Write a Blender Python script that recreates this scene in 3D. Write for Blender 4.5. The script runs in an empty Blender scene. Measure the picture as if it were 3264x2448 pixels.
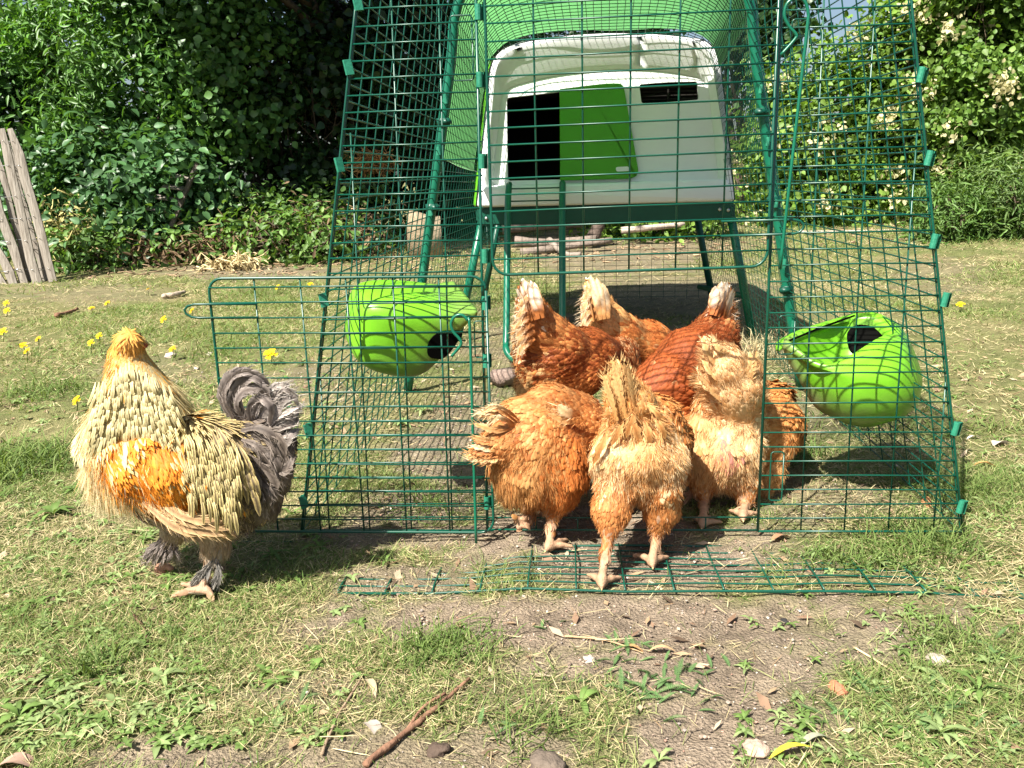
import bpy, bmesh, math, random
import numpy as np
from mathutils import Vector, Matrix
# ------------------------------------------------------------------ camera, sky, sun
SC = bpy.context.scene
FPX, CAM_H, PITCH, ROLL = 2735.0, 0.646, math.radians(13.66), math.radians(1.5)
c_f = np.array([0, math.cos(PITCH), -math.sin(PITCH)])
u0 = np.array([0, math.sin(PITCH), math.cos(PITCH)])
h0 = np.array([1.0, 0, 0])
c_r = math.cos(ROLL)*h0 - math.sin(ROLL)*u0
c_u = math.sin(ROLL)*h0 + math.cos(ROLL)*u0
c_o = np.array([0, 0, CAM_H])
cam = bpy.data.cameras.new('camera')
cam.sensor_fit = 'HORIZONTAL'
cam.sensor_width = 36.0
cam.lens = FPX/3264*36.0
cam.clip_start = 0.05
cam.clip_end = 500
co = bpy.data.objects.new('camera', cam)
SC.collection.objects.link(co)
co.matrix_world = Matrix(((c_r[0], c_u[0], -c_f[0], 0), (c_r[1], c_u[1], -c_f[1], 0), (c_r[2], c_u[2], -c_f[2], CAM_H), (0, 0, 0, 1)))
SC.camera = co
SUN_EL, SUN_AZ = math.radians(52), math.radians(220)      # azimuth clockwise from +Y
sd = Vector((math.sin(SUN_AZ)*math.cos(SUN_EL), math.cos(SUN_AZ)*math.cos(SUN_EL), math.sin(SUN_EL)))
W = bpy.data.worlds.new('World'); SC.world = W; W.use_nodes = True
nt = W.node_tree; nt.nodes.clear()
o_ = nt.nodes.new('ShaderNodeOutputWorld'); b_ = nt.nodes.new('ShaderNodeBackground'); s_ = nt.nodes.new('ShaderNodeTexSky')
s_.sky_type = 'NISHITA'; s_.sun_disc = False; s_.sun_elevation = SUN_EL; s_.sun_rotation = SUN_AZ; s_.dust_density = 2.5
b_.inputs[1].default_value = 0.055
nt.links.new(s_.outputs[0], b_.inputs[0]); nt.links.new(b_.outputs[0], o_.inputs[0])
sl = bpy.data.lights.new('sun', 'SUN'); sl.energy = 5.0; sl.angle = math.radians(0.53); sl.color = (1.0, 0.95, 0.86)
so = bpy.data.objects.new('sun', sl); so.rotation_euler = sd.to_track_quat('Z', 'Y').to_euler(); SC.collection.objects.link(so)
SC.view_settings.view_transform = 'Standard'; SC.view_settings.look = 'None'
SC.view_settings.exposure = 1.38; SC.view_settings.gamma = 1.0
SC.cycles.max_bounces = 8; SC.cycles.transparent_max_bounces = 8

# ------------------------------------------------------------------ helpers
rng = np.random.default_rng(7)
def V3(*a): return np.array(a, float)
def nrm(v):
    v = np.asarray(v, float); return v/np.maximum(np.linalg.norm(v, axis=-1, keepdims=True), 1e-9)
def ray(px, py): return c_f + c_r*(px-1632)/FPX - c_u*(py-1224)/FPX
def at(px, py, Y):                                   # the point at distance Y seen there in the photo
    d = ray(px, py); return c_o + d*Y/d[1]
def gnd(px, py, z=0.0):
    d = ray(px, py); return c_o + d*(z-CAM_H)/d[2]
def topix(P):
    v = np.asarray(P)-c_o; z = v@c_f; z = np.where(z > .02, z, .02)
    return 1632+FPX*(v@c_r)/z, 1224-FPX*(v@c_u)/z

class MB:
    def __init__(s): s.V = []; s.F = []; s.C = []; s.n = 0
    def add(s, V, F, C=(1, 1, 1)):
        V = np.asarray(V, float).reshape(-1, 3); C = np.asarray(C, float)
        if C.ndim == 1: C = np.broadcast_to(C, (len(V), 3))
        for f in (F if isinstance(F, list) else [F]):
            s.F.append(np.asarray(f, np.int64)+s.n)
        s.V.append(V); s.C.append(C[:, :3]); s.n += len(V); return s
    def build(s, name, mat, parent=None, smooth=True, loc=None):
        V = np.concatenate(s.V) if s.V else np.zeros((0, 3)); C = np.concatenate(s.C) if s.C else np.zeros((0, 3))
        base = (V3(0, 0, 0) if loc is None else np.array(loc, float)) if parent is None else BASE[parent.name]
        me = bpy.data.meshes.new(name); me.vertices.add(len(V)); me.vertices.foreach_set('co', (V-base).astype(np.float32).ravel())
        li = np.concatenate([f.ravel() for f in s.F]); tot = np.concatenate([np.full(len(f), f.shape[1]) for f in s.F])
        me.loops.add(len(li)); me.loops.foreach_set('vertex_index', li.astype(np.int32))
        st = np.concatenate([[0], np.cumsum(tot)[:-1]])
        me.polygons.add(len(tot)); me.polygons.foreach_set('loop_start', st.astype(np.int32))
        me.polygons.foreach_set('use_smooth', np.full(len(tot), bool(smooth)))
        me.update(calc_edges=True)
        a = me.color_attributes.new('Col', 'FLOAT_COLOR', 'POINT')
        a.data.foreach_set('color', np.concatenate([C, np.ones((len(C), 1))], 1).astype(np.float32).ravel())
        me.materials.append(mat)
        o = bpy.data.objects.new(name, me); SC.collection.objects.link(o)
        if parent is not None: o.parent = parent; BASE[o.name] = base
        else:
            BASE[o.name] = base; o.location = [float(x) for x in base]
        return o
BASE = {}
def tag(o, label=None, cat=None, group=None, kind=None):
    if label: o['label'] = label
    if cat: o['category'] = cat
    if group: o['group'] = group
    if kind: o['kind'] = kind
    return o
def thing(name, loc, label, cat, group=None):
    o = bpy.data.objects.new(name, None); SC.collection.objects.link(o); o.empty_display_size = .05
    o.location = [float(x) for x in loc]; BASE[o.name] = np.array(loc, float)
    return tag(o, label, cat, group)

def tube(mb, pts, r, sides=6, col=(1, 1, 1), cap=True):
    P = np.asarray(pts, float); n = len(P); r = np.broadcast_to(np.asarray(r, float), (n,))
    T = np.empty_like(P); T[1:-1] = P[2:]-P[:-2] if n > 2 else T[1:-1]; T[0] = P[1]-P[0]; T[-1] = P[-1]-P[-2]; T = nrm(T)
    ref = V3(0, 0, 1) if abs(T[0][2]) < .9 else V3(1, 0, 0)
    N = nrm(np.cross(T[0], ref)); Ns = [N]
    for i in range(1, n):
        N = Ns[-1]-T[i]*(Ns[-1]@T[i]); Ns.append(nrm(N))
    Ns = np.array(Ns); B = np.cross(T, Ns)
    a = np.arange(sides)*2*math.pi/sides
    V = P[:, None]+r[:, None, None]*(np.cos(a)[None, :, None]*Ns[:, None]+np.sin(a)[None, :, None]*B[:, None])
    i = np.arange(n-1)[:, None]*sides; j = np.arange(sides)[None]; k = (j+1) % sides
    F = np.stack([i+j, i+k, i+sides+k, i+sides+j], -1).reshape(-1, 4)
    fs = [F]
    if cap: fs += [np.arange(sides)[None, ::-1], (n-1)*sides+np.arange(sides)[None]]
    mb.add(V.reshape(-1, 3), fs, col)
def smooth_path(pts, n=8):
    P = np.asarray(pts, float); Q = np.vstack([2*P[0]-P[1], P, 2*P[-1]-P[-2]]); out = []
    for i in range(1, len(Q)-2):
        t = np.linspace(0, 1, n, endpoint=False)[:, None]; a, b, c, d = Q[i-1:i+3]
        out.append(.5*((2*b)+(c-a)*t+(2*a-5*b+4*c-d)*t*t+(3*b-a-3*c+d)*t**3))
    return np.vstack(out+[P[-1:]])
def box(mb, c, sx, sy, sz, ax=None, col=(1, 1, 1), bev=0.0):
    A = np.eye(3) if ax is None else np.asarray(ax); c = np.asarray(c, float)
    bm = bmesh.new(); bmesh.ops.create_cube(bm, size=1)
    for v in bm.verts: v.co = Vector((v.co.x*sx, v.co.y*sy, v.co.z*sz))
    if bev: bmesh.ops.bevel(bm, geom=list(bm.edges), offset=bev, segments=2, affect='EDGES')
    V = np.array([v.co[:] for v in bm.verts])@A+c
    g = {}
    for f in bm.faces: g.setdefault(len(f.verts), []).append([v.index for v in f.verts])
    bm.verts.index_update(); g = {}
    for f in bm.faces: g.setdefault(len(f.verts), []).append([v.index for v in f.verts])
    bm.free(); mb.add(V, [np.array(x) for x in g.values()], col)
def hash2(ix, iy, s):
    h = (ix*374761393+iy*668265263+s*144269) & 0x7fffffff
    h = ((h ^ (h >> 13))*1274126177) & 0x7fffffff
    return ((h ^ (h >> 16)) & 0xffff)/65535.0
def vnoise(x, y, s=0):
    x = np.asarray(x, float); y = np.asarray(y, float)
    ix = np.floor(x).astype(np.int64); iy = np.floor(y).astype(np.int64); fx = x-ix; fy = y-iy
    fx = fx*fx*(3-2*fx); fy = fy*fy*(3-2*fy)
    a = hash2(ix, iy, s); b = hash2(ix+1, iy, s); c = hash2(ix, iy+1, s); d = hash2(ix+1, iy+1, s)
    return (a*(1-fx)+b*fx)*(1-fy)+(c*(1-fx)+d*fx)*fy
def fbm(x, y, s=0, o=4):
    t = 0; a = .5
    for i in range(o): t = t+a*vnoise(np.asarray(x)*2**i, np.asarray(y)*2**i, s+i); a *= .5
    return t/(1-.5**o)
def sst(a, b, x):
    t = np.clip((x-a)/(b-a), 0, 1); return t*t*(3-2*t)

# ---- materials
def newmat(name):
    m = bpy.data.materials.new(name); m.use_nodes = True; n = m.node_tree; n.nodes.clear()
    out = n.nodes.new('ShaderNodeOutputMaterial'); return m, n, out
def node(n, t, **kw):
    x = n.nodes.new(t)
    for k, v in kw.items():
        if k in x.inputs.keys() if isinstance(k, str) else False: x.inputs[k].default_value = v
        else: setattr(x, k, v)
    return x
def vmat(name, rough=.6, spec=.3, transl=0.0, var=.25, vscale=60, bump=0.0, bscale=200, tint=(1, 1, 1)):
    m, n, out = newmat(name); L = n.links.new
    a = node(n, 'ShaderNodeAttribute', attribute_name='Col')
    tc = node(n, 'ShaderNodeTexCoord'); nz = node(n, 'ShaderNodeTexNoise'); nz.inputs['Scale'].default_value = vscale; nz.inputs['Detail'].default_value = 4
    L(tc.outputs['Object'], nz.inputs['Vector'])
    mr = node(n, 'ShaderNodeMapRange'); mr.inputs['To Min'].default_value = 1-var; mr.inputs['To Max'].default_value = 1+var
    mr.inputs['From Min'].default_value = .25; mr.inputs['From Max'].default_value = .75
    L(nz.outputs['Fac'], mr.inputs['Value'])
    mx = node(n, 'ShaderNodeVectorMath', operation='SCALE'); L(a.outputs['Color'], mx.inputs[0]); L(mr.outputs[0], mx.inputs['Scale'])
    p = node(n, 'ShaderNodeBsdfPrincipled'); p.inputs['Roughness'].default_value = rough; p.inputs['Specular IOR Level'].default_value = spec
    L(mx.outputs[0], p.inputs['Base Color'])
    if bump:
        nb = node(n, 'ShaderNodeTexNoise'); nb.inputs['Scale'].default_value = bscale; nb.inputs['Detail'].default_value = 5; L(tc.outputs['Object'], nb.inputs['Vector'])
        bp = node(n, 'ShaderNodeBump'); bp.inputs['Strength'].default_value = bump; bp.inputs['Distance'].default_value = .01
        L(nb.outputs['Fac'], bp.inputs['Height']); L(bp.outputs[0], p.inputs['Normal'])
    if transl:
        t = node(n, 'ShaderNodeBsdfTranslucent'); tm = node(n, 'ShaderNodeVectorMath', operation='MULTIPLY'); L(mx.outputs[0], tm.inputs[0]); tm.inputs[1].default_value = tint
        L(tm.outputs[0], t.inputs['Color']); ms = node(n, 'ShaderNodeMixShader'); ms.inputs[0].default_value = transl
        L(p.outputs[0], ms.inputs[1]); L(t.outputs[0], ms.inputs[2]); L(ms.outputs[0], out.inputs[0])
    else: L(p.outputs[0], out.inputs[0])
    return m
def pmat(name, c1, c2=None, rough=.4, spec=.5, scale=8, bump=0.0, bscale=60, stretch=(1, 1, 1), dirt=None, dthr=(.58, .75)):
    m, n, out = newmat(name); L = n.links.new
    tc = node(n, 'ShaderNodeTexCoord'); mp = node(n, 'ShaderNodeMapping'); mp.inputs['Scale'].default_value = stretch
    L(tc.outputs['Object'], mp.inputs['Vector'])
    nz = node(n, 'ShaderNodeTexNoise'); nz.inputs['Scale'].default_value = scale; nz.inputs['Detail'].default_value = 6; nz.inputs['Roughness'].default_value = .65
    L(mp.outputs[0], nz.inputs['Vector'])
    r = node(n, 'ShaderNodeValToRGB'); r.color_ramp.elements[0].position = .3; r.color_ramp.elements[1].position = .7
    r.color_ramp.elements[0].color = (*c1, 1); r.color_ramp.elements[1].color = (*(c2 or c1), 1)
    L(nz.outputs['Fac'], r.inputs[0]); col = r.outputs[0]
    p = node(n, 'ShaderNodeBsdfPrincipled'); p.inputs['Roughness'].default_value = rough; p.inputs['Specular IOR Level'].default_value = spec
    if dirt:
        nd = node(n, 'ShaderNodeTexNoise'); nd.inputs['Scale'].default_value = scale*2.3; nd.inputs['Detail'].default_value = 8; nd.inputs['Roughness'].default_value = .75; L(mp.outputs[0], nd.inputs['Vector'])
        mr = node(n, 'ShaderNodeMapRange'); mr.inputs['From Min'].default_value = dthr[0]; mr.inputs['From Max'].default_value = dthr[1]; L(nd.outputs['Fac'], mr.inputs['Value'])
        mx = node(n, 'ShaderNodeMix', data_type='RGBA'); L(mr.outputs[0], mx.inputs[0]); L(col, mx.inputs[6]); mx.inputs[7].default_value = (*dirt, 1); col = mx.outputs[2]
    L(col, p.inputs['Base Color'])
    if bump:
        nb = node(n, 'ShaderNodeTexNoise'); nb.inputs['Scale'].default_value = bscale; nb.inputs['Detail'].default_value = 5; L(mp.outputs[0], nb.inputs['Vector'])
        bp = node(n, 'ShaderNodeBump'); bp.inputs['Strength'].default_value = bump; bp.inputs['Distance'].default_value = .005
        L(nb.outputs['Fac'], bp.inputs['Height']); L(bp.outputs[0], p.inputs['Normal'])
    L(p.outputs[0], out.inputs[0]); return m
M_WIRE = pmat('green_coated_wire', (.0015, .052, .031), (.003, .078, .048), .32, .5, 14, dirt=(.07, .10, .075), dthr=(.62, .78))
M_TUBE = pmat('green_painted_tube', (.003, .10, .055), (.006, .14, .078), .3, .5, 10, dirt=(.12, .16, .10), dthr=(.62, .8))
M_CLIP = pmat('green_plastic_clip', (.015, .16, .095), (.03, .22, .13), .45, .4, 40, bump=.2, bscale=200)
M_DGREEN = pmat('dark_green_frame', (.003, .055, .035), (.005, .075, .045), .4, .4, 12)
M_LIME = pmat('lime_plastic', (.105, .42, .012), (.13, .47, .018), .33, .5, 9, bump=.03, bscale=120, dirt=(.16, .17, .08), dthr=(.64, .82))
M_LIMED = pmat('muddy_lime_plastic', (.10, .26, .02), (.17, .19, .09), .55, .3, 16, bump=.15, bscale=90, stretch=(3, 3, .7))
M_DOOR = pmat('green_door_plastic', (.065, .30, .006), (.075, .33, .008), .42, .4, 5)
M_WHITE = pmat('white_plastic', (.74, .745, .75), (.80, .80, .80), .42, .4, 6, bump=.08, bscale=260, dirt=(.56, .54, .46), dthr=(.66, .85))
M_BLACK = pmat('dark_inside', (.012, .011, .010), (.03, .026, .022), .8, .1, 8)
M_HOLE_SHADE = pmat('hole_shade', (.004, .004, .004), (.006, .006, .005), 1.0, .0, 8)  # near-black that paints the shade inside the feeder openings
M_STEEL = pmat('zinc_steel', (.45, .46, .46), (.6, .6, .6), .3, .6, 40)
M_STEEL.node_tree.nodes['Principled BSDF'].inputs['Metallic'].default_value = .9
M_FEATH = vmat('feathers', .62, .25, .18, .22, 220)
M_FLUFF = vmat('fluff', .75, .1, .30, .15, 150)
M_SKIN = vmat('bird_skin', .6, .3, 0, .25, 120, .3, 400)
M_RED = pmat('red_comb', (.36, .02, .015), (.5, .05, .03), .5, .4, 60, bump=.3, bscale=300)
M_HORN = pmat('horn_beak', (.45, .30, .12), (.6, .45, .22), .4, .4, 40)
M_EYE = pmat('bird_eye', (.02, .012, .006), (.05, .02, .006), .08, .6, 40)
M_LEAF = vmat('leaves', .42, .42, .28, .2, 12, tint=(1.5, 1.5, .5))
M_LEAFY = vmat('sunny_leaves', .5, .35, .35, .2, 12, tint=(1.4, 1.4, .5))
M_GRASS = vmat('grass_blades', .65, .18, .30, .15, 30, tint=(1.3, 1.3, .6))
M_DRY = vmat('dry_plant', .75, .15, .15, .25, 60)
M_BARK = vmat('bark', .85, .15, 0, .35, 30, .6, 70)
M_SOIL = vmat('soil', .92, .12, 0, .45, 330, 1.0, 230)
M_STONE = vmat('stone', .85, .2, 0, .25, 90, .5, 150)
M_FEEDER = vmat('feeder_plastic', .34, .5, 0, .10, 30, .03, 160)
M_PETAL = vmat('petals', .5, .2, .35, .1, 100)
M_WOOD = pmat('weathered_wood', (.16, .135, .11), (.36, .325, .28), .85, .15, 9, bump=.8, bscale=14, stretch=(9, 9, .8))

# ------------------------------------------------------------------ ground
BARE = [  # px,py,rx,ry,strength : trodden soil
 (2050,1790,620,90,1),(2000,1980,1000,110,1),(2150,2120,560,120,1),(1850,1700,560,110,1),(1330,1620,260,90,.9),(1650,1450,420,150,.8),(2250,1500,260,150,.7),(2150,1960,620,90,.95),(2350,2130,430,120,.95),
 (2330,2330,420,150,1),(1250,1850,260,60,.8),(1380,1450,180,90,.8),(1900,1100,500,120,.65),(2600,2050,380,110,.8),(1330,2400,640,110,.8),(600,2410,330,80,.9),(1000,2200,260,60,.55),(1350,1700,400,60,.9),(1500,1330,160,110,.6),(2600,1330,160,70,.4),(2150,950,420,90,.6),(2000,800,380,90,.7),
 (3000,880,200,60,.45),(800,870,330,25,.7),(250,930,300,40,.4),(1000,1230,130,90,.5),(500,1180,240,50,.3),(2560,1600,300,70,.55),(1700,2200,300,80,.4)]
def bare_at(x, y):
    px, py = topix(np.stack([x, y, np.zeros_like(x)], -1)); m = np.zeros_like(px)
    w = (fbm(x*9, y*9, 3)-.5)*1.1+(fbm(x*40, y*40, 4, 2)-.5)*.5
    for a, b, rx, ry, s in BARE:
        d = np.sqrt(((px-a)/rx)**2+((py-b)/ry)**2)
        m = np.maximum(m, s*(1-sst(.55, 1.25, d+w)))
    return np.where(y < .55, .5, m)
def gz(x, y):
    x = np.asarray(x, float); y = np.asarray(y, float)
    z = (fbm(x*1.3, y*1.3, 11)-.5)*.03*sst(2.6, 5, y)+(fbm(x*6, y*6, 12, 3)-.5)*.014
    return z+sst(5.2, 9, y)*.05-.004
def ground():
    ys = np.concatenate([np.arange(-4, .55, .25), np.arange(.55, 1.9, .008), 1.9*np.cumprod(np.full(190, 1.0125)), np.linspace(21.5, 120, 14)])
    u = np.linspace(-1, 1, 301); xs0 = np.sign(u)*np.abs(u)**1.15
    X = xs0[None]*(1.1+np.maximum(ys, .3)*1.25)[:, None]; Y = np.repeat(ys[:, None], len(u), 1)
    b = bare_at(X.ravel(), Y.ravel()).reshape(X.shape)
    fine = (fbm(X*45, Y*45, 21, 3)-.5)*.010*np.where(Y < 3, 1, 0)*(.4+.6*b)+(vnoise(X*22, Y*22, 77)-.5)*.006*(Y < 3)
    Z = gz(X, Y)+fine
    n1 = fbm(X*5, Y*5, 31)[..., None]; n2 = fbm(X*28, Y*28, 32)[..., None]; n3 = vnoise(X*90, Y*90, 33)[..., None]
    soil = V3(.215, .168, .120)*(.65+.7*n2)+V3(.10, .085, .07)*np.clip(n1-.45, 0, 1)
    soil = soil*(1+.5*(n3-.5))
    thatch = V3(.26, .22, .11)*(.6+.8*n2)
    g = V3(.085, .12, .03)*(.6+.8*n2)
    C = thatch*(1-n1)+g*n1
    C = C*(1-b[..., None])+soil*b[..., None]
    ny, nx = X.shape; i = np.arange(ny-1)[:, None]*nx+np.arange(nx-1)[None]
    F = np.stack([i, i+1, i+nx+1, i+nx], -1).reshape(-1, 4)
    mb = MB(); mb.add(np.stack([X, Y, Z], -1).reshape(-1, 3), F, np.clip(C, .01, 1).reshape(-1, 3))
    tag(mb.build('ground', M_SOIL), kind='structure')
ground()

# ------------------------------------------------------------------ chicken run (local frame: x right, y back, z up)
RO = gnd(2035, 1712); RY = math.radians(4)
r_x = V3(math.cos(RY), -math.sin(RY), 0); r_y = V3(math.sin(RY), math.cos(RY), 0); r_z = V3(0, 0, 1)
RB = np.stack([r_x, r_y, r_z])
def Rl(p): return np.asarray(p, float)@RB+RO
def rtube(mb, pts, r, sides=6, **k): tube(mb, Rl(pts), r, sides, **k)
run = thing('chicken_run', RO, 'dark green wire mesh run with open lower gate, standing around the six brown hens', 'chicken run')
CX = -.027; DX = .077; DZ = .0265; WR = .00148
hw = lambda z: .6-.183*z
def arch(w0, k, zc, zt, ex=.62):
    """half profile right side from the ground to the crown, as (x,z)"""
    s = [(w0-k*z, z) for z in np.linspace(.008, zc, 14)]
    wc = w0-k*zc; t = np.linspace(0, math.pi/2, 24)[1:]
    s += [(wc*math.cos(a)**ex, zc+(zt-zc)*math.sin(a)**.9) for a in t[:-1]]+[(0, zt)]
    return np.array(s)
def fullprof(w0, k, zc, zt, cx, ex=.62):
    h = arch(w0, k, zc, zt, ex); L = h[::-1]*[1, 1]; left = h*[-1, 1]
    return np.vstack([left, h[::-1][1:]])+[cx, 0]
def resamp(P, n):
    d = np.concatenate([[0], np.cumsum(np.linalg.norm(np.diff(P, axis=0), axis=1))]); t = np.linspace(0, d[-1], n)
    return np.stack([np.interp(t, d, P[:, i]) for i in range(P.shape[1])], 1)
PF = fullprof(.6, .183, 1.0, 1.27, CX)
PCP = fullprof(.60, .185, .99, 1.195, .008)
def jit(s=.0012): return (rng.random(3)-.5)*2*s
def wire(mb, a, b, r=WR, n=2, s=.0010):
    a = np.asarray(a, float); b = np.asarray(b, float)
    P = [a+(b-a)*t+jit(s) for t in np.linspace(0, 1, n)]
    rtube(mb, P, r, 5)
# front frame: two side panels + sill + arch above
def xl(z): return CX-hw(z)
def xr(z): return CX+hw(z)
PL, PR = -.264, .213
def front_side(name, side):
    mb = MB(); z0, z1 = .012, 1.0
    for z in np.arange(.038, 1.0, DZ):
        if side < 0: wire(mb, (xl(z), 0, z), (PL-.004*(z < .5), 0, z), WR, 3)
        else: wire(mb, (PR, 0, z), (xr(z), 0, z), WR, 3)
    for k in range(1, 6):
        if side < 0:
            x = PL-k*DX
            zt = min(1.0, (CX-x-.6)/-.183) if x < xl(1.0) else 1.0
        else:
            x = PR+k*DX; zt = min(1.0, (x-CX-.6)/-.183) if x > xr(1.0) else 1.0
        if zt < .05: continue
        lean = .018 if side < 0 else -.012
        wire(mb, (x, .0028, .012), (x+lean*zt, .0028, zt), WR*1.05, 3)
    if side < 0:
        rtube(mb, [(xl(z), 0, z) for z in np.linspace(.012, 1, 8)], .0022, 7); rtube(mb, [(PL-.012+.012*z, 0, z) for z in (.012, .5, 1.0)], .0026, 7)
        rtube(mb, [(xl(.012), 0, .012), (PL, 0, .012)], .0022)
    else:
        rtube(mb, [(xr(z), 0, z) for z in np.linspace(.012, 1, 8)], .0022, 7); rtube(mb, [(PR, 0, z) for z in (.012, .5, 1.0)], .0026, 7)
        rtube(mb, [(xr(.012), 0, .012), (PR, 0, .012)], .0022)
    return mb.build(name, M_WIRE, run)
front_side('front_panel', -1); front_side('front_panel', 1)
mb = MB()                                   # the arched head of the front and the low sill across the doorway
P = PF[(PF[:, 1] >= 1.0)]
rtube(mb, np.stack([P[:, 0], 0*P[:, 0], P[:, 1]], 1), .0022)
for z in np.arange(1.0, 1.265, DZ):
    w = (P[:, 0][np.argmin(abs(P[:len(P)//2, 1]-z))]-CX)
    wire(mb, (CX+w, 0, z), (CX-w, 0, z), WR, 3)
mb.build('front_arch', M_WIRE, run); mb = MB(); wire(mb, (PL-.012, 0, .014), (PR, 0, .014), .002, 5); wire(mb, (PL-.012, 0, .038), (PR, 0, .038), WR, 5)
for k in range(1, 6): wire(mb, (PL-.01+k*DX+.01, .002, .012), (PL+k*DX, .002, .038), WR)
mb.build('door_sill', M_WIRE, run)
# long side walls with roof: wires along y, hoops across
def along(name, y0, y1, prof0, prof1, dz, dy, r, sel=None, r2=None):
    mb = MB(); n = int(np.sum(np.linalg.norm(np.diff(prof0, axis=0), axis=1))/dz)
    A = resamp(prof0, n); Bq = resamp(prof1, n)
    keep = np.ones(n, bool) if sel is None else sel(A)
    for i in np.where(keep)[0]:
        a = (A[i, 0], y0, A[i, 1]); b = (Bq[i, 0], y1, Bq[i, 1]); m = 4
        P_ = np.array([np.add(a, np.subtract(b, a)*t)+jit(.0012) for t in np.linspace(0, 1, m)])
        rtube(mb, P_, r, 4, cap=False)
    idx = np.where(keep)[0]; runs = np.split(idx, np.where(np.diff(idx) > 1)[0]+1)
    for y in np.linspace(y0, y1, max(2, int(round((y1-y0)/dy))+1)):
        t = (y-y0)/(y1-y0); C = A*(1-t)+Bq*t
        for rr in runs:
            q = rr[::2] if len(rr) > 4 else rr
            if q[-1] != rr[-1]: q = np.append(q, rr[-1])
            pts = np.stack([C[q, 0]*1.0, np.full(len(q), y), C[q, 1]], 1)
            e = .003*np.sign(pts[:, 0]-CX)[:, None]*np.array([[1, 0, 0]])
            rtube(mb, pts-e*.9, r2 or r, 4, cap=False)
    return mb.build(name, M_WIRE, run)
lowL = lambda A: (A[:, 0] < CX) & (A[:, 1] < 1.02)
lowR = lambda A: (A[:, 0] > CX) & (A[:, 1] < 1.02)
top = lambda A: A[:, 1] >= 1.0
along('side_panel', .004, 1.09, PF, PF, DZ, DX, WR, lowL); along('side_panel', .004, 1.09, PF, PF, DZ, DX, WR, lowR)
along('roof_panel', .004, 1.09, PF, PF, DZ, DX, WR, top)
along('side_panel', 1.11, 2.98, PF, PCP, .030, .060, .0009, lambda A: (A[:, 0] < CX) & (A[:, 1] < .72))
along('side_panel', 1.11, 2.98, PF, PCP, .030, .060, .0009, lambda A: (A[:, 0] > CX) & (A[:, 1] < .72))
PC2 = fullprof(.60, .19, 1.0, 1.120, .008, .36)
along('arch_panel', 1.11, 1.93, PF, PC2, .027, .029, .0012, lambda A: A[:, 1] > .70)
mb = MB()                                   # rear wall under the house
for z in np.arange(.02, .46, .027): wire(mb, (-.56+.18*z, 2.98, z), (.6-.18*z, 2.98, z), .0011, 4)
for x in np.arange(-.54, .6, .06): wire(mb, (x, 2.977, .01), (x, 2.977, .46), .0011, 2)
mb.build('rear_panel', M_WIRE, run)
mb = MB(); rtube(mb, [(x, 1.1, z) for x, z in resamp(PF, 60)], .0145, 10); mb.build('hoop', M_TUBE, run)
for sx in (-1, 1):                          # small grey saddles on the hoop
    for z in (.30, .56, .80):
        mb = MB(); x = CX+sx*hw(z); rtube(mb, [(x-.001*sx, 1.1, z-.011), (x, 1.1, z+.011)], .0185, 10); box(mb, Rl((x-sx*.012, 1.08, z)), .03, .02, .018, RB, bev=.003)
        mb.build('hoop_clamp', M_DGREEN, run)
# skirts lying on the grass
def skirt(name, x0, x1, y0, y1, along_x):
    mb = MB(); f = (lambda x, y: (x, y, .000+.022*(fbm(np.array([x*5.+3]), np.array([y*5.]), 55, 2)[0]-.34)-.010*(x < -.25)-.005*(x > .5)-.010*max(0, min(1, (y+.16)/.12))))
    if along_x:
        for y in np.arange(y0, y1+.001, DZ): rtube(mb, [f(x, y) for x in np.linspace(x0, x1, 16)], WR*1.1, 5)
        for x in np.arange(x0, x1, DX): rtube(mb, [np.add(f(x+.0*(y-y0), y), (0, 0, .003)) for y in np.linspace(y0, y1, 6)], WR*1.1, 5)
    else:
        for x in np.arange(x0, x1+.001, DZ): rtube(mb, [f(x, y) for y in np.linspace(y0, y1, 14)], WR*1.1, 5)
        for y in np.arange(y0, y1, DX): rtube(mb, [np.add(f(x, y), (0, 0, .003)) for x in np.linspace(x0, x1, 8)], WR*1.1, 5)
    a, b, c, d = (x0, y0), (x1, y0), (x1, y1), (x0, y1)
    for p, q in ((a, b), (b, c), (c, d), (d, a)): rtube(mb, [f(p[0]+(q[0]-p[0])*t, p[1]+(q[1]-p[1])*t) for t in np.linspace(0, 1, 8)], .0021, 6)
    return mb.build(name, M_WIRE, run)
skirt('ground_skirt', -.50, .575, -.215, -.03, True); skirt('ground_skirt', .585, .88, -.215, 1.1, False); skirt('ground_skirt', -.92, -.64, .0, 1.1, False)
# clips joining the panels
def clip(p, ang=0.0, tilt=0.0, s=1.0):
    mb = MB(); p = np.asarray(p, float); a = np.linspace(-.6, 4.0, 9)
    ca, sa = math.cos(ang), math.sin(ang); q = []
    R0 = np.array([[ca, sa, 0], [-sa, ca, 0], [0, 0, 1]])@np.array([[math.cos(tilt), 0, math.sin(tilt)], [0, 1, 0], [-math.sin(tilt), 0, math.cos(tilt)]])
    s *= .88; hgt = .0135*s
    sec = [(.0062*math.cos(t), -.0062*math.sin(t)) for t in a]+[(.0105, .0066), (.0118, .003), (.0105, -.001)]
    sec = np.array(sec)*s; n = len(sec)
    inner = sec*.72
    V = []
    for z in (-hgt, hgt):
        for u in (sec, inner): V += [(x, y, z) for x, y in u]
    V = np.array(V)@R0+p; i = np.arange(n-1)
    o0, i0, o1, i1 = i, i+n, i+2*n, i+3*n
    F = [np.stack([o0, o0+1, o1+1, o1], 1), np.stack([i0, i1, i1+1, i0+1], 1), np.stack([o1, o1+1, i1+1, i1], 1), np.stack([o0, i0, i0+1, o0+1], 1)]
    mb.add(Rl(V), F); return mb.build('clip', M_CLIP, run, smooth=False)
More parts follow.
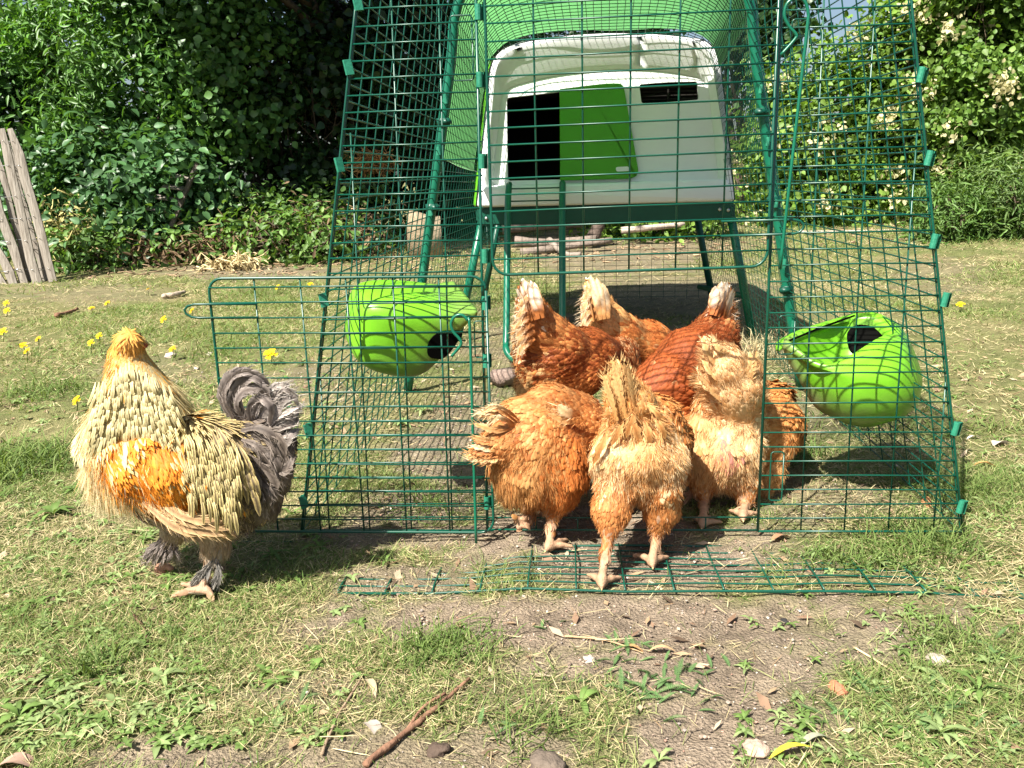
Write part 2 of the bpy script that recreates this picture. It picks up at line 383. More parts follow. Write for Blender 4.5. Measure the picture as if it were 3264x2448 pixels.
for x, z in ((-.451, .921), (-.473, .824), (-.500, .671), (-.544, .444), (-.591, .208), (-.612, .07)): clip((x-.002, -.001, z), math.pi+.4+rng.random()*.4, .18)
for x, z in ((-.262, .9), (-.263, .798), (-.264, .67), (-.264, .514), (-.266, .434), (-.268, .332), (-.275, .068)): clip((x, -.002, z), .3*rng.random(), -.02)
for x, z in ((.431, .783), (.454, .656), (.474, .524), (.500, .427), (.538, .203), (.56, .06)): clip((x+.002, -.001, z), -.3+.6*rng.random(), -.18)
for z in (.86, .72, .55, .38, .2): clip((CX-hw(z)+.004, 1.07, z), 2.2, .1); clip((CX+hw(z)-.004, 1.07, z), .8, -.1)
# upper door
mb = MB()
def rrect(x0, x1, z0, z1, y, r):
    P = []
    for cx, cz, a0 in ((x1-r, z1-r, 0), (x0+r, z1-r, 90), (x0+r, z0+r, 180), (x1-r, z0+r, 270)):
        for a in np.linspace(a0, a0+90, 6): P.append((cx+r*math.cos(math.radians(a)), y, cz+r*math.sin(math.radians(a))))
    return P+[P[0]]
tiltd = lambda p: (p[0], p[1], p[2]+.014*(p[0]+.0))
def dw(a, b, r=WR): rtube(mb, [np.add(tiltd(np.add(a, np.subtract(b, a)*t)), jit(.0007)) for t in (0, .5, 1)], r, 5)
rtube(mb, [tiltd(p) for p in rrect(-.250, .206, .486, 1.2, -.012, .026)], .0025, 7)
for z in np.arange(.486+DZ, 1.2, DZ): dw((-.250, -.0135, z), (.206, -.0135, z))
for k in range(1, 6): dw((-.250+k*.0765, -.0108, .486), (-.250+k*.0765, -.0108, 1.2), .00165)
door = mb.build('upper_door', M_WIRE, run)
mb = MB(); lp = [(.128, -.016, .5625), (.245, -.017, .5610), (.255, -.017, .5585), (.2605, -.017, .5525), (.2605, -.017, .5465), (.255, -.017, .5405), (.245, -.017, .538), (.128, -.016, .5385)]
rtube(mb, [tiltd(p) for p in lp], .0021, 7); mb.build('latch_loop', M_WIRE, door)
# lower gate, swung wide open to the left
mb = MB(); gx0, gx1, gz0, gz1 = -.738, -.262, .018, .482
gt = lambda p: (p[0], p[1]-.02*(gx1-p[0]), p[2]+.012*(gx1-p[0])+.0)
rtube(mb, [gt(p) for p in rrect(gx0, gx1, gz0, gz1, -.022, .024)], .0025, 7)
def gw(a, b, r=WR): rtube(mb, [np.add(gt(np.add(a, np.subtract(b, a)*t)), jit(.0007)) for t in (0, .5, 1)], r, 5)
for z in np.arange(gz0+.025, gz1-.01, DZ): gw((gx0, -.0235, z), (gx1, -.0235, z))
for k in range(1, 6): gw((gx0+k*.0793, -.0205, gz0), (gx0+k*.0793, -.0205, gz1), .00165)
gate = mb.build('lower_gate', M_WIRE, run)
mb = MB(); lp = [(-.655, -.026, .4385), (-.765, -.026, .4385), (-.777, -.026, .4355), (-.783, -.026, .429), (-.781, -.026, .422), (-.772, -.026, .4165), (-.76, -.026, .415), (-.655, -.026, .415)]
rtube(mb, [gt(p) for p in lp], .0021, 7); mb.build('latch_loop', M_WIRE, gate)
# locking rods with bent hooks
def rod(pts, parent):
    mb = MB(); rtube(mb, smooth_path(pts, 6), .0026, 7); return mb.build('locking_rod', M_TUBE, parent)
rod([(.222, -.034, .486), (.233, -.034, .66), (.245, -.034, .845), (.2455, -.034, .876), (.238, -.034, .893), (.224, -.034, .896), (.213, -.034, .888), (.2105, -.034, .872), (.218, -.034, .857), (.229, -.034, .845), (.228, -.034, .838), (.208, -.034, .816)], run)
rod([(-.292, -.046, .008), (-.2905, -.046, .2), (-.289, -.046, .395), (-.2925, -.046, .412), (-.303, -.046, .421), (-.315, -.046, .417), (-.3205, -.046, .405), (-.317, -.046, .392), (-.308, -.046, .381), (-.3045, -.046, .373), (-.308, -.046, .366), (-.322, -.046, .350)], run)
def hasp(x0, x1, z0, z1, y, parent, name='hasp'):
    mb = MB(); rtube(mb, rrect(x0, x1, z0, z1, y, .005), .0013, 5); return mb.build(name, M_WIRE, parent)
hasp(.228, .250, .075, .165, -.010, run); hasp(.236, .262, .335, .402, .010, run); hasp(.228, .254, .785, .87, -.012, run); hasp(-.288, -.266, .335, .40, .012, run); hasp(-.31, -.275, .80, .9, .02, run)

# ------------------------------------------------------------------ the hen house
coop = thing('chicken_house', Rl((0, 1.93, 0)), 'white fronted plastic hen house with green shell, raised on dark green legs', 'hen house')
YC = 1.93
def loft(mb, secs, close=True, cap0=False, cap1=False, col=(1, 1, 1)):
    n = len(secs[0]); V = np.concatenate([np.asarray(s, float) for s in secs]); F = []
    j = np.arange(n if close else n-1); k = (j+1) % n
    for i in range(len(secs)-1): F.append(np.stack([i*n+j, i*n+k, (i+1)*n+k, (i+1)*n+j], 1))
    if cap0: F.append(np.arange(n)[None, ::-1])
    if cap1: F.append((len(secs)-1)*n+np.arange(n)[None])
    mb.add(V, F, col)
def rpoly(pts, rad, n=7):
    P = np.asarray(pts, float); out = []; m = len(P)
    for i in range(m):
        a, b, c = P[i-1], P[i], P[(i+1) % m]; r = rad[i]
        u = (a-b)/np.linalg.norm(a-b); v = (c-b)/np.linalg.norm(c-b)
        p0 = b+u*r; p1 = b+v*r
        for t in np.linspace(0, 1, n): out.append((1-t)**2*p0+2*t*(1-t)*b+t*t*p1)
    return np.array(out)
OUT = rpoly([(-.476, .528), (-.398, 1.10), (-.20, 1.137), (.04, 1.146), (.26, 1.130), (.430, 1.10), (.508, .528)], [.015, .085, .12, .12, .12, .085, .015])
cc = np.array([.015, .80])
def ins(P, s, dz=0): return (P-cc)*[s[0], s[1]]+cc+[0, dz]
def XZ(P, y): return Rl(np.stack([P[:, 0], np.full(len(P), y), P[:, 1]], 1))
REC = rpoly([(-.418, .612), (-.369, .962), (-.19, 1.005), (.05, 1.024), (.25, 1.010), (.403, .972), (.452, .612)], [.012, .05, .1, .1, .1, .05, .012])
BROW = rpoly([(-.424, .606), (-.378, 1.04), (-.20, 1.075), (.04, 1.086), (.26, 1.070), (.412, 1.04), (.458, .606)], [.012, .06, .12, .12, .12, .06, .012])
mb = MB()
loft(mb, [XZ(ins(OUT, (.985, .985)), YC+.06), XZ(OUT, YC+.02), XZ(OUT, YC-.012), XZ(ins(OUT, (.985, .987)), YC-.020), XZ(ins(OUT, (.955, .965)), YC-.020)])
S5 = ins(OUT, (.955, .965))
n = len(OUT)
loft(mb, [XZ(S5, YC-.020), XZ(BROW*.5+S5*.5, YC-.014), XZ(BROW, YC+.004), XZ(BROW*.3+REC*.7, YC+.016), XZ(REC, YC+.034)])
mb.build('front_rim', M_WHITE, coop)
# recessed front with its doorway cut out: strips round the hole
hole = [(-.357, .626), (-.352, .934), (.072, .962), (.136, .630)]
mb = MB(); yr = YC+.032
HP = []
hp = rpoly([hole[0], hole[1], ((hole[1][0]+hole[2][0])/2, .955), hole[2], hole[3], ((hole[0][0]+hole[3][0])/2, .623), (hole[0][0], .624)], [.008]*7)
hp = rpoly([hole[0], hole[1], (-.14, .950), (0, .958), hole[2], hole[3], (-.1, .626)], [.012]*7)
vent = rpoly([(.158, .898), (.148, .966), (.2, .969), (.26, .971), (.364, .970), (.372, .905), (.25, .899)], [.01]*7)
bmf = bmesh.new()
def ring(P, y):
    vs = [bmf.verts.new(Vector(Rl((p[0], y, p[1])))) for p in P]
    return [bmf.edges.new((vs[i], vs[(i+1) % len(vs)])) for i in range(len(vs))]
es = ring(REC*1.001-[0, .0008], yr)+ring(hp, yr)+ring(vent, yr)
bmesh.ops.triangle_fill(bmf, use_beauty=True, use_dissolve=False, edges=es)
bmf.verts.index_update(); V = np.array([v.co[:] for v in bmf.verts]); F = np.array([[v.index for v in f.verts] for f in bmf.faces]); bmf.free()
mb.add(V, F)
loft(mb, [XZ(hp, yr), XZ(hp, yr+.03)]); loft(mb, [XZ(vent, yr), XZ(vent, yr+.02)])
mb.build('front_plate', M_WHITE, coop, smooth=False)
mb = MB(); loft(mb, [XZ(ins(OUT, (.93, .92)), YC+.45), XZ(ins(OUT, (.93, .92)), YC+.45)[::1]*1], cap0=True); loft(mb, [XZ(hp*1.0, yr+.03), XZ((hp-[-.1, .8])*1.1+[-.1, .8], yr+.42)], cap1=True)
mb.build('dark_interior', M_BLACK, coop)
mb = MB()                                    # sliding door, half across the doorway
dp = rpoly([(-.153, .622), (-.151, .957), (-.03, .968), (.03, .972), (.088, .970), (.149, .640), (.125, .622)], [.006, .006, .02, .02, .022, .02, .02])
loft(mb, [XZ(dp, YC+.030), XZ(dp, YC+.014), XZ((dp-[0, .8])*[.985, .985]+[0, .8], YC+.011)], cap0=True, cap1=True)
dr = mb.build('sliding_door', M_DOOR, coop, smooth=False)
mb = MB(); hd = rpoly([(.062, .650), (.060, .667), (.110, .668), (.114, .651)], [.008]*4); loft(mb, [XZ(hd, YC+.016), XZ(hd, YC+.008)], cap0=True, cap1=True); mb.build('door_handle', M_WHITE, dr, smooth=False)
mb = MB(); loft(mb, [XZ(vent, yr+.055), XZ(vent*[1, 1]+[0, 0], yr+.054)], cap0=True); loft(mb, [XZ(vent, yr+.02), XZ(vent, yr+.056)])
for z in (.912, .926, .940, .954): box(mb, Rl((.262, yr+.032, z)), .215, .010, .004, RB@np.eye(3))
box(mb, Rl((.258, yr+.018, .935)), .006, .006, .07, RB)
mb.build('vent', M_BLACK, coop, smooth=False)
mb = MB()                                    # lower bumper of the front
loft(mb, [XZ(rpoly([(-.473, .532), (-.452, .606), (.478, .612), (.502, .532)], [.012]*4), y) for y in (YC+.01, YC-.034)]+[XZ(rpoly([(-.466, .536), (-.449, .598), (.475, .604), (.496, .536)], [.012]*4), YC-.042)], cap1=True)
mb.build('front_sill', M_WHITE, coop)
mb = MB()                                    # green outer shell with a dark gasket line
OS = ins(OUT, (1.02, 1.012), .002)
loft(mb, [XZ(ins(OUT, (1.0, 1.0)), YC+.012), XZ(OS, YC+.016), XZ(OS, YC+.03)]); mb.build('gasket', M_BLACK, coop)
mb = MB(); OS2 = ins(OUT, (1.055, 1.015), .004)
loft(mb, [XZ(ins(OUT, (.99, .99)), YC+.03), XZ(OS, YC+.03), XZ(OS2, YC+.10), XZ(OS2, YC+.9), XZ(OS, YC+1.0), XZ(ins(OUT, (.9, .9)), YC+1.03)], cap1=True); mb.build('shell', M_LIME, coop)
mb = MB()
box(mb, Rl((.018, YC+.005, .492)), .985, .05, .066, RB, bev=.006); box(mb, Rl((.018, YC+1.0, .492)), .985, .05, .066, RB, bev=.006)
box(mb, Rl((-.465, YC+.5, .497)), .04, .94, .052, RB, bev=.006); box(mb, Rl((.501, YC+.5, .497)), .04, .94, .052, RB, bev=.006); box(mb, Rl((.018, YC+.5, .521)), .92, .98, .014, RB)
mb.build('base_frame', M_DGREEN, coop, smooth=False)
for x0, x1, y in ((-.455, -.577, YC+.02), (.497, .602, YC+.02), (-.455, -.57, YC+.98), (.497, .602, YC+.98)):
    mb = MB(); rtube(mb, [(x0, y, .50), (x1, y, .004)], .0165, 10); mb.build('leg', M_DGREEN if y > 2.5 else M_TUBE, coop)
    if y > 2.5: continue
mb = MB(); rtube(mb, [(.575, YC+.02, .16), (.43, YC+.3, .165)], .011, 8); mb.build('brace', M_DGREEN, coop)
for x, z in ((-.44, .487), (.452, .50), (.484, .497)):
    mb = MB(); rtube(mb, [(x, YC-.02, z), (x, YC-.027, z)], [.007, .006], 10); mb.build('bolt', M_STEEL, coop)
for s_, x in ((0, -.345), (1, -.143)):
    mb = MB(); rtube(mb, smooth_path([(x, YC-.06, .612), (x, YC-.10, .598), (x-.002, YC-.16, .50), (x-.004, 1.58, .10), (x-.003, 1.53, .045), (x+.02*(1-2*s_), 1.50, .018), (x+.06*(1-2*s_), 1.47, .010)], 8), .0125, 10)
    if s_ == 0:
        lad = thing('ladder', Rl((-.24, 1.5, 0)), 'two legged green tube ladder leaning on the hen house doorway', 'ladder')
    mb.build('ladder_rail', M_TUBE, lad)
for z, y in ((.597, YC-.10), (.552, YC-.128)):
    mb = MB(); rtube(mb, [(-.345, y, z), (-.143, y, z)], .003, 6); mb.build('rung', M_DGREEN, lad)
# ------------------------------------------------------------------ cover over the rear arch
mt, n_, out = newmat('translucent_cover'); Lk = n_.links.new
pb = node(n_, 'ShaderNodeBsdfPrincipled'); pb.inputs['Base Color'].default_value = (.30, .52, .33, 1); pb.inputs['Roughness'].default_value = .5
tr = node(n_, 'ShaderNodeBsdfTranslucent'); tr.inputs['Color'].default_value = (.44, .74, .44, 1)
ms = node(n_, 'ShaderNodeMixShader'); ms.inputs[0].default_value = .66
nz = node(n_, 'ShaderNodeTexNoise'); nz.inputs['Scale'].default_value = 7; bp = node(n_, 'ShaderNodeBump'); bp.inputs['Strength'].default_value = .25; bp.inputs['Distance'].default_value = .01; Lk(nz.outputs['Fac'], bp.inputs['Height']); Lk(bp.outputs[0], pb.inputs['Normal'])
Lk(pb.outputs[0], ms.inputs[1]); Lk(tr.outputs[0], ms.inputs[2]); Lk(ms.outputs[0], out.inputs[0])
cov = MB(); N_ = 90; A = resamp(PF, N_); Bq = resamp(PC2, N_)
sel = [i for i in range(N_) if (A[i, 0] < CX and A[i, 1] > .685) or (A[i, 0] >= CX and A[i, 1] > 1.03)]
ysl = np.linspace(1.13, 1.845, 20); V = []
for off in (.010, .012):
    for y in ysl:
        t = (y-1.1)/.83; C = A[sel]*(1-t)+Bq[sel]*t; d = C-[CX, .75]; d = d/np.linalg.norm(d, axis=1)[:, None]
        w = .004*np.sin(np.arange(len(sel))*.5+y*9)
        C = C+d*(off+w)[:, None] if not np.isscalar(w) else C
        V.append(np.stack([C[:, 0], np.full(len(sel), y), C[:, 1]], 1))
m_ = len(sel); i = (np.arange(len(ysl)-1)[:, None]*m_+np.arange(m_-1)[None]).ravel(); q = len(ysl)*m_
cov.add(Rl(np.concatenate(V)), [np.stack([i, i+1, i+m_+1, i+m_], 1), np.stack([i+q, i+m_+q, i+m_+1+q, i+1+q], 1)])
tag(cov.build('weather_cover', mt), 'translucent light green cover stretched over the mesh arch in front of the white hen house', 'cover')

# ------------------------------------------------------------------ feeders
def shellmesh(name, label, cat, f, nu, nv, thick, loc, keep):
    pass
def solid(o, t):
    m = o.modifiers.new('solid', 'SOLIDIFY'); m.thickness = t; m.offset = -1
def grime(mb, c, side, amt, low):
    V = mb.V[-1]; q = V-c; n = fbm(V[:, 0]*60+V[:, 1]*35, V[:, 2]*60, 71, 4); n2 = fbm(V[:, 0]*18+V[:, 1]*12, V[:, 2]*6, 72, 3)
    m = np.clip(sst(-.01, .09, q@np.array(side))*amt*(.35+1.0*n2)+sst(.01, .10, -q[:, 2])*low*(.3+n), 0, .92)*sst(.25, .6, n+.2)
    mb.C[-1] = np.array([[.155, .44, .018]])*(1-m[:, None])+np.array([[.15, .125, .075]])*(.7+.6*n[:, None])*m[:, None]
def feeder_l():
    c = at(1298, 1026, 1.64); t = thing('feeder', c, 'lime green feeder with dark side hole, hanging behind the open gate on the left', 'feeder', 'lime green feeders hung inside the run')
    mb = MB(); s = 1.64/FPX*.985
    # stations along its depth axis, from the round belly (left) to the open back (right)
    ax = nrm(V3(.93, .36, -.15)); up = V3(-.02, -.26, 1); up = nrm(up-ax*(ax@up)); sd_ = nrm(np.cross(ax, up))*-1
    secs = []
    st = [(-.114, .006, -.016, .02), (-.106, .044, -.056, .05), (-.086, .058, -.076, .072), (-.05, .064, -.088, .084), (.0, .066, -.092, .088), (.030, .065, -.080, .088), (.054, .063, -.046, .088), (.070, .061, -.004, .088), (.088, .064, .028, .088), (.106, .066, .050, .086)]
    for a, zt, zb, w in st:
        p = []
        for th in np.linspace(0, 2*math.pi, 40, endpoint=False):
            cs, sn = math.cos(th), math.sin(th); e = .45
            x = w*np.sign(cs)*abs(cs)**e; z = (zt+zb)/2+(zt-zb)/2*np.sign(sn)*abs(sn)**.42
            p.append(c+ax*a+sd_*x+up*z)
        secs.append(np.array(p))
    S_ = np.array(secs); S_ = np.array([smooth_path(S_[:, j], 3) for j in range(S_.shape[1])]).transpose(1, 0, 2); loft(mb, list(S_), True, True, False); grime(mb, c, (.9, .3, -.3), .6, .5)
    o = mb.build('body', M_FEEDER, t); solid(o, .004)
    mb = MB()                                # flat black patch on the side wall, painted shade of the feeding hole
    q = rpoly([(.022, -.034), (.018, .0), (.038, .022), (.086, .024), (.070, -.012), (.056, -.036)], [.014]*6)
    P0 = np.array([c+ax*a+up*z+sd_*(.0915 if side > 0 else 0) for a, z in q for side in (1,)])
    P0 = np.array([c+ax*a+up*z-nrm(V3(.36*0-.0, 1, 0))*0 for a, z in q])
    sgn = -1 if (sd_ @ V3(0, 1, 0)) > 0 else 1
    P0 = np.array([c+ax*a+up*z+sd_*sgn*.0895 for a, z in q]); P1 = P0+sd_*sgn*.0022
    loft(mb, [P0, P1], True, False, True); mb.build('feeding_hole_shade', M_HOLE_SHADE, t, smooth=False)
feeder_l()
def feeder_r():
    c = at(2740, 1190, 1.62); t = thing('feeder', c, 'open topped lime green feeder, muddy on its left side, hanging behind the right front panel', 'feeder', 'lime green feeders hung inside the run')
    # horizontal frame of the tub: a = to the right, b = to the back
    s = 1.62/FPX
    def PX(px, py, dy=0.0): return at(px, py, 1.62+dy)
    mb = MB()
    # rings from the bottom to the rim, drawn as closed rings (front half, then back half)
    rings = [
     [(2700,1352,0),(2760,1362,-.01),(2820,1350,0),(2850,1335,.03),(2800,1330,.06),(2720,1335,.05)],
     [(2600,1300,-.01),(2740,1345,-.05),(2870,1330,-.04),(2915,1290,.03),(2800,1290,.11),(2650,1290,.08)],
     [(2540,1200,-.01),(2730,1290,-.075),(2890,1270,-.06),(2938,1215,.03),(2830,1200,.13),(2620,1180,.10)],
     [(2500,1125,-.0),(2700,1205,-.080),(2880,1190,-.065),(2930,1160,.03),(2850,1100,.13),(2620,1080,.12)],
     [(2494,1105,.0),(2640,1180,-.068),(2860,1120,-.050),(2905,1095,.03),(2830,1030,.12),(2640,1040,.12)],
    ]
    secs = []
    for r in rings:
        P = np.array([PX(*p) for p in r]); secs.append(smooth_path(np.vstack([P, P[:1]]), 8)[:-1])
    secs = [np.array(x) for x in secs]
    sm = []
    k = np.linspace(0, len(secs)-1, 15)
    A_ = np.array(secs); SP = np.array([smooth_path(A_[:, j], 4) for j in range(A_.shape[1])]).transpose(1, 0, 2)
    # rim ring then a lip folding inward and the inner hopper
    inner = [PX(*p) for p in [(2505,1105,.006),(2632,1192,-.052),(2770,1095,-.02),(2826,1082,.03),(2770,1020,.09),(2660,1048,.10)]]
    I = np.array(inner); I = smooth_path(np.vstack([I, I[:1]]), 8)[:-1]
    lip = SP[-1]*.35+I*.65+V3(0, 0, .017)
    loft(mb, list(SP)+[SP[-1]*.8+I*.2+V3(0, 0, .012), lip, I], True, True, False); grime(mb, at(2620, 1180, 1.60), (-.9, .2, -.4), 1.7, .6)
    o = mb.build('body', M_FEEDER, t); solid(o, .004)
    mb = MB(); ic = I.mean(0); mid = (I-ic)*.93+ic-V3(0, 0, .035); bot = (I-ic)*.70+ic-V3(0, 0, .075)
    loft(mb, [I, mid, bot], True, False, True); grime(mb, at(2700, 1160, 1.62), (1, 0, 0), .3, .3); mb.build('hopper', M_FEEDER, t)
    # raised back plate with a hanging slot
    mb = MB(); pl = np.array([PX(*p) for p in [(2482,1120,.0),(2488,1090,.01),(2560,1052,.05),(2720,1003,.125),(2745,1000,.128),(2780,1004,.128),(2760,1025,.126),(2560,1075,.055)]])
    pl = smooth_path(np.vstack([pl, pl[:1]]), 5)[:-1]
    loft(mb, [pl, pl+nrm(V3(-.45, .9, 0))*.008], True, True, True); grime(mb, at(2700, 1060, 1.7), (1, 0, 0), .2, .2); mb.build('back_plate', M_FEEDER, t)
    mb = MB(); sl_ = np.array([PX(*p) for p in [(2507,1083,.012),(2512,1088,.012),(2600,1052,.06),(2720,1008,.118),(2716,1003,.118),(2600,1044,.06)]])-V3(0, .012, -.002)
    mb.add(sl_, np.arange(6)[None]); 
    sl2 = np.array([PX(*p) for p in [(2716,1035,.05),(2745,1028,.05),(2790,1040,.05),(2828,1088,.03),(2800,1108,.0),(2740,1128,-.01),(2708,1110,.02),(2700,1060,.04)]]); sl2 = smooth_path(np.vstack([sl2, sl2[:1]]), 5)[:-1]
    mb.add(sl2-V3(0, .0, .004), np.arange(len(sl2))[None]); mb.build('slot_shade', M_HOLE_SHADE, t, smooth=False)  # flat black sheets painting the shade inside the slot and the tub
feeder_r()

# ------------------------------------------------------------------ birds
def surface_nets(F, org, h):
    S = F < 0; nx, ny, nz = F.shape
    corners = [(i, j, k) for i in (0, 1) for j in (0, 1) for k in (0, 1)]
    sl = lambda A, c: A[c[0]:nx-1+c[0], c[1]:ny-1+c[1], c[2]:nz-1+c[2]]
    cnt = sum(sl(S, c).astype(np.int8) for c in corners); act = (cnt > 0) & (cnt < 8)
    idx = np.argwhere(act); vid = -np.ones(act.shape, np.int64); vid[act] = np.arange(len(idx))
    acc = np.zeros((len(idx), 3)); w = np.zeros(len(idx))
    for a in corners:
        for ax in range(3):
            if a[ax]: continue
            b = list(a); b[ax] = 1
            fa = F[idx[:, 0]+a[0], idx[:, 1]+a[1], idx[:, 2]+a[2]]; fb = F[idx[:, 0]+b[0], idx[:, 1]+b[1], idx[:, 2]+b[2]]
            m = (fa < 0) != (fb < 0); t = np.where(m, fa/np.where(m, fa-fb, 1), 0)
            p = np.array(a, float)[None]+0*acc; p[:, ax] = t
            acc += np.where(m[:, None], p, 0); w += m
    V = (idx+acc/w[:, None])*h+org; Q = []
    for ax in range(3):
        b, c = (ax+1) % 3, (ax+2) % 3
        A = S; lo = [slice(None)]*3; hi = [slice(None)]*3; lo[ax] = slice(0, -1); hi[ax] = slice(1, None)
        ch = S[tuple(lo)] != S[tuple(hi)]
        p = np.argwhere(ch); ok = np.ones(len(p), bool)
        for d in (b, c): ok &= (p[:, d] > 0) & (p[:, d] < F.shape[d]-1)
        p = p[ok]; ins_ = S[p[:, 0], p[:, 1], p[:, 2]]
        def cell(db, dc):
            q = p.copy(); q[:, b] -= db; q[:, c] -= dc; return vid[q[:, 0], q[:, 1], q[:, 2]]
        f = np.stack([cell(1, 1), cell(0, 1), cell(0, 0), cell(1, 0)], 1); f[~ins_] = f[~ins_][:, ::-1]; Q.append(f)
    return V, np.concatenate(Q)
def pd(P, pr):
    a, b = pr['a'], pr['b']; ab = b-a; L2 = max(ab@ab, 1e-9)
    t = np.clip((P-a)@ab/L2, 0, 1)
    return np.linalg.norm(P-a-t[..., None]*ab, axis=-1)-(pr['ra']+t*(pr['rb']-pr['ra']))
CHEST = [(.20, .042, .010), (.34, .085, .020)]
GING = [(.31, .098, .024), (.60, .28, .095)]
BUFF = [(.52, .26, .09), (.70, .45, .21)]
PALE = [(.68, .47, .24), (.80, .64, .40)]
WHIT = [(.74, .58, .40), (.86, .78, .64)]
SKIN = [(.36, .21, .12), (.50, .32, .20)]
def pr(a, b, ra, rb, cols=GING, fl=.026, fw=.017, feather=1.0, fluff=.34, k=.018, cb=None, ncol=3, edge=1.10, lift=.20, sl=.020):
    return dict(a=np.array(a, float), b=np.array(b, float), ra=ra, rb=rb, cols=cols, fl=fl, fw=fw, fe=feather, fu=fluff, k=k, edge=edge, lift=lift, sl=sl, ec=cb)
def chain(*pts, **kw):
    """pts: (point, radius) ... -> list of prims in the direction feathers lie"""
    return [pr(pts[i][0], pts[i+1][0], pts[i][1], pts[i+1][1], **kw) for i in range(len(pts)-1)]
def cards(mb, P, T, N, ln, wd, cC, cE, lift=.15, curve=.2, nu=3, tipc=None, prof=(.45, .85, 1.0, .72, .12)):
    n = len(P); T = nrm(T-N*np.sum(T*N, -1, keepdims=True)); B = np.cross(N, T)
    v = np.array([0, .3, .62, .88, 1.0]); wp = np.array(prof); u = np.linspace(-1, 1, nu)
    ln = np.broadcast_to(ln, (n,))[:, None, None, None]; wd = np.broadcast_to(wd, (n,))[:, None, None, None]*.5
    vv = v[None, :, None, None]; uu = u[None, None, :, None]; ww = wp[None, :, None, None]
    lift = np.broadcast_to(lift, (n,))[:, None, None, None]
    X = P[:, None, None]+T[:, None, None]*(ln*(vv-.03*(np.abs(uu) > .5)*(vv > .8)))+B[:, None, None]*(uu*ww*wd)+N[:, None, None]*(ln*(lift*vv-curve*lift*vv*vv*1.0)-np.abs(uu)**2*wd*.20+.0012)
    C = cC[:, None, None]*(1-np.abs(uu)**1.6)+cE[:, None, None]*np.abs(uu)**1.6
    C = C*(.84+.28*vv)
    nv = len(v); i = (np.arange(nv-1)[:, None]*nu+np.arange(nu-1)[None]).ravel(); q = np.stack([i, i+1, i+nu+1, i+nu], 1)
    F = (np.arange(n)[:, None, None]*(nv*nu)+q[None]).reshape(-1, 4)
    mb.add(X.reshape(-1, 3), F, np.clip(C, 0, 1).reshape(-1, 3))
def strands(mb, P, D, ln, wd, bend, col, droop=.0):
    n = len(P); D = nrm(D); S = nrm(np.cross(D, rng.normal(size=(n, 3)))); ln = np.broadcast_to(ln, (n,))[:, None]; wd = np.broadcast_to(wd, (n,))[:, None]
    bd = np.asarray(bend)
    p1 = P+D*ln*.5+bd*ln*.14; p2 = P+D*ln*.96+bd*ln*.5
    V = np.stack([P-S*wd*.5, P+S*wd*.5, p1-S*wd*.42, p1+S*wd*.42, p2], 1).reshape(-1, 3)
    b = np.arange(n)[:, None]*5; F4 = b+np.array([[0, 1, 3, 2]]); F3 = b+np.array([[2, 3, 4]])
    mb.add(V, [F4, F3], np.repeat(col, 5, 0))
def plume(mb, pts, w, up, cC, cE, nu=5, ragged=.0, fold=.14, base=.35, cB=None):
    """one long feather along a spine"""
    S = smooth_path(pts, 5); n = len(S); T = np.gradient(S, axis=0); T = nrm(T); N = nrm(up-T*(T@up)[:, None] if np.ndim(up) == 1 else up); B = np.cross(N, T)
    v = np.linspace(0, 1, n); wp = (base+(1-base)*np.sin(np.clip(v*1.35, 0, 1)*math.pi/2))*np.sqrt(np.clip(1-np.clip((v-.55)/.45, 0, 1)**2.0, 0.004, 1))*(1+.10*np.sin(v*23+rng.random()*6))
    u = np.linspace(-1, 1, nu); rg = 1+ragged*(rng.random((n, nu))-.5)*np.abs(u)[None]
    X = S[:, None]+B[:, None]*(u[None, :, None]*wp[:, None, None]*w*.5*rg[..., None])-N[:, None]*(np.abs(u)[None, :, None]**1.5*w*.5*fold*wp[:, None, None])
    t = np.abs(u)[None, :, None]**1.2; st = 1+(rng.random((n, nu, 1))-.5)*.22
    C = (np.array(cC)*(1-t)+np.array(cE)*t)*st*(.9+.16*v[:, None, None]); C[:, nu//2] *= .88
    if cB is not None: g = sst(.12, .62, v+.16*(rng.random(n)-.5))[:, None, None]; C = C*g+np.array(cB)*(1-g)
    i = (np.arange(n-1)[:, None]*nu+np.arange(nu-1)[None]).ravel()
    mb.add(X.reshape(-1, 3), np.stack([i, i+1, i+nu+1, i+nu], 1), np.clip(C, 0, 1).reshape(-1, 3))
    if ragged >= .25:                        # loose barbs along both edges
        m = 46; k = rng.integers(0, n, m); sg = np.where(rng.random(m) < .5, -1, 1); e = np.where(sg < 0, 0, nu-1)
        Pb = X[k, e]*.75+S[k]*.25+N[k]*.0012; Db = T[k]*.9+B[k]*(sg*(.25+.5*rng.random(m)))[:, None]+N[k]*(rng.normal(size=m)*.22+.1)[:, None]
        strands(mb, Pb, Db, w*(.5+.8*rng.random(m)), .0009, T[k]*.3, np.clip(C[k, e]*(.8+.4*rng.random((m, 1))), 0, 1))
def feet(pos, yaw, s=1.0, spread=(-42, 0, 40, 172), ln=(.040, .048, .040, .013), r=.0052, lift=0.0):
    out = []; p = np.array(pos, float); p[2] += r*s*.9
    for a, l in zip(spread, ln):
        d = math.radians(a); dx = V3(math.sin(yaw+d), math.cos(yaw+d), 0)
        kn = p+dx*l*s*.5+V3(0, 0, .003*s); tip = p+dx*l*s+V3(0, 0, -r*.35*s)
        out += [pr(p+V3(0, 0, .003), kn, r*s*1.25, r*s, SKIN, feather=0, fluff=0, k=.004), pr(kn, tip, r*s, r*s*.62, SKIN, feather=0, fluff=0, k=.003)]
    return out
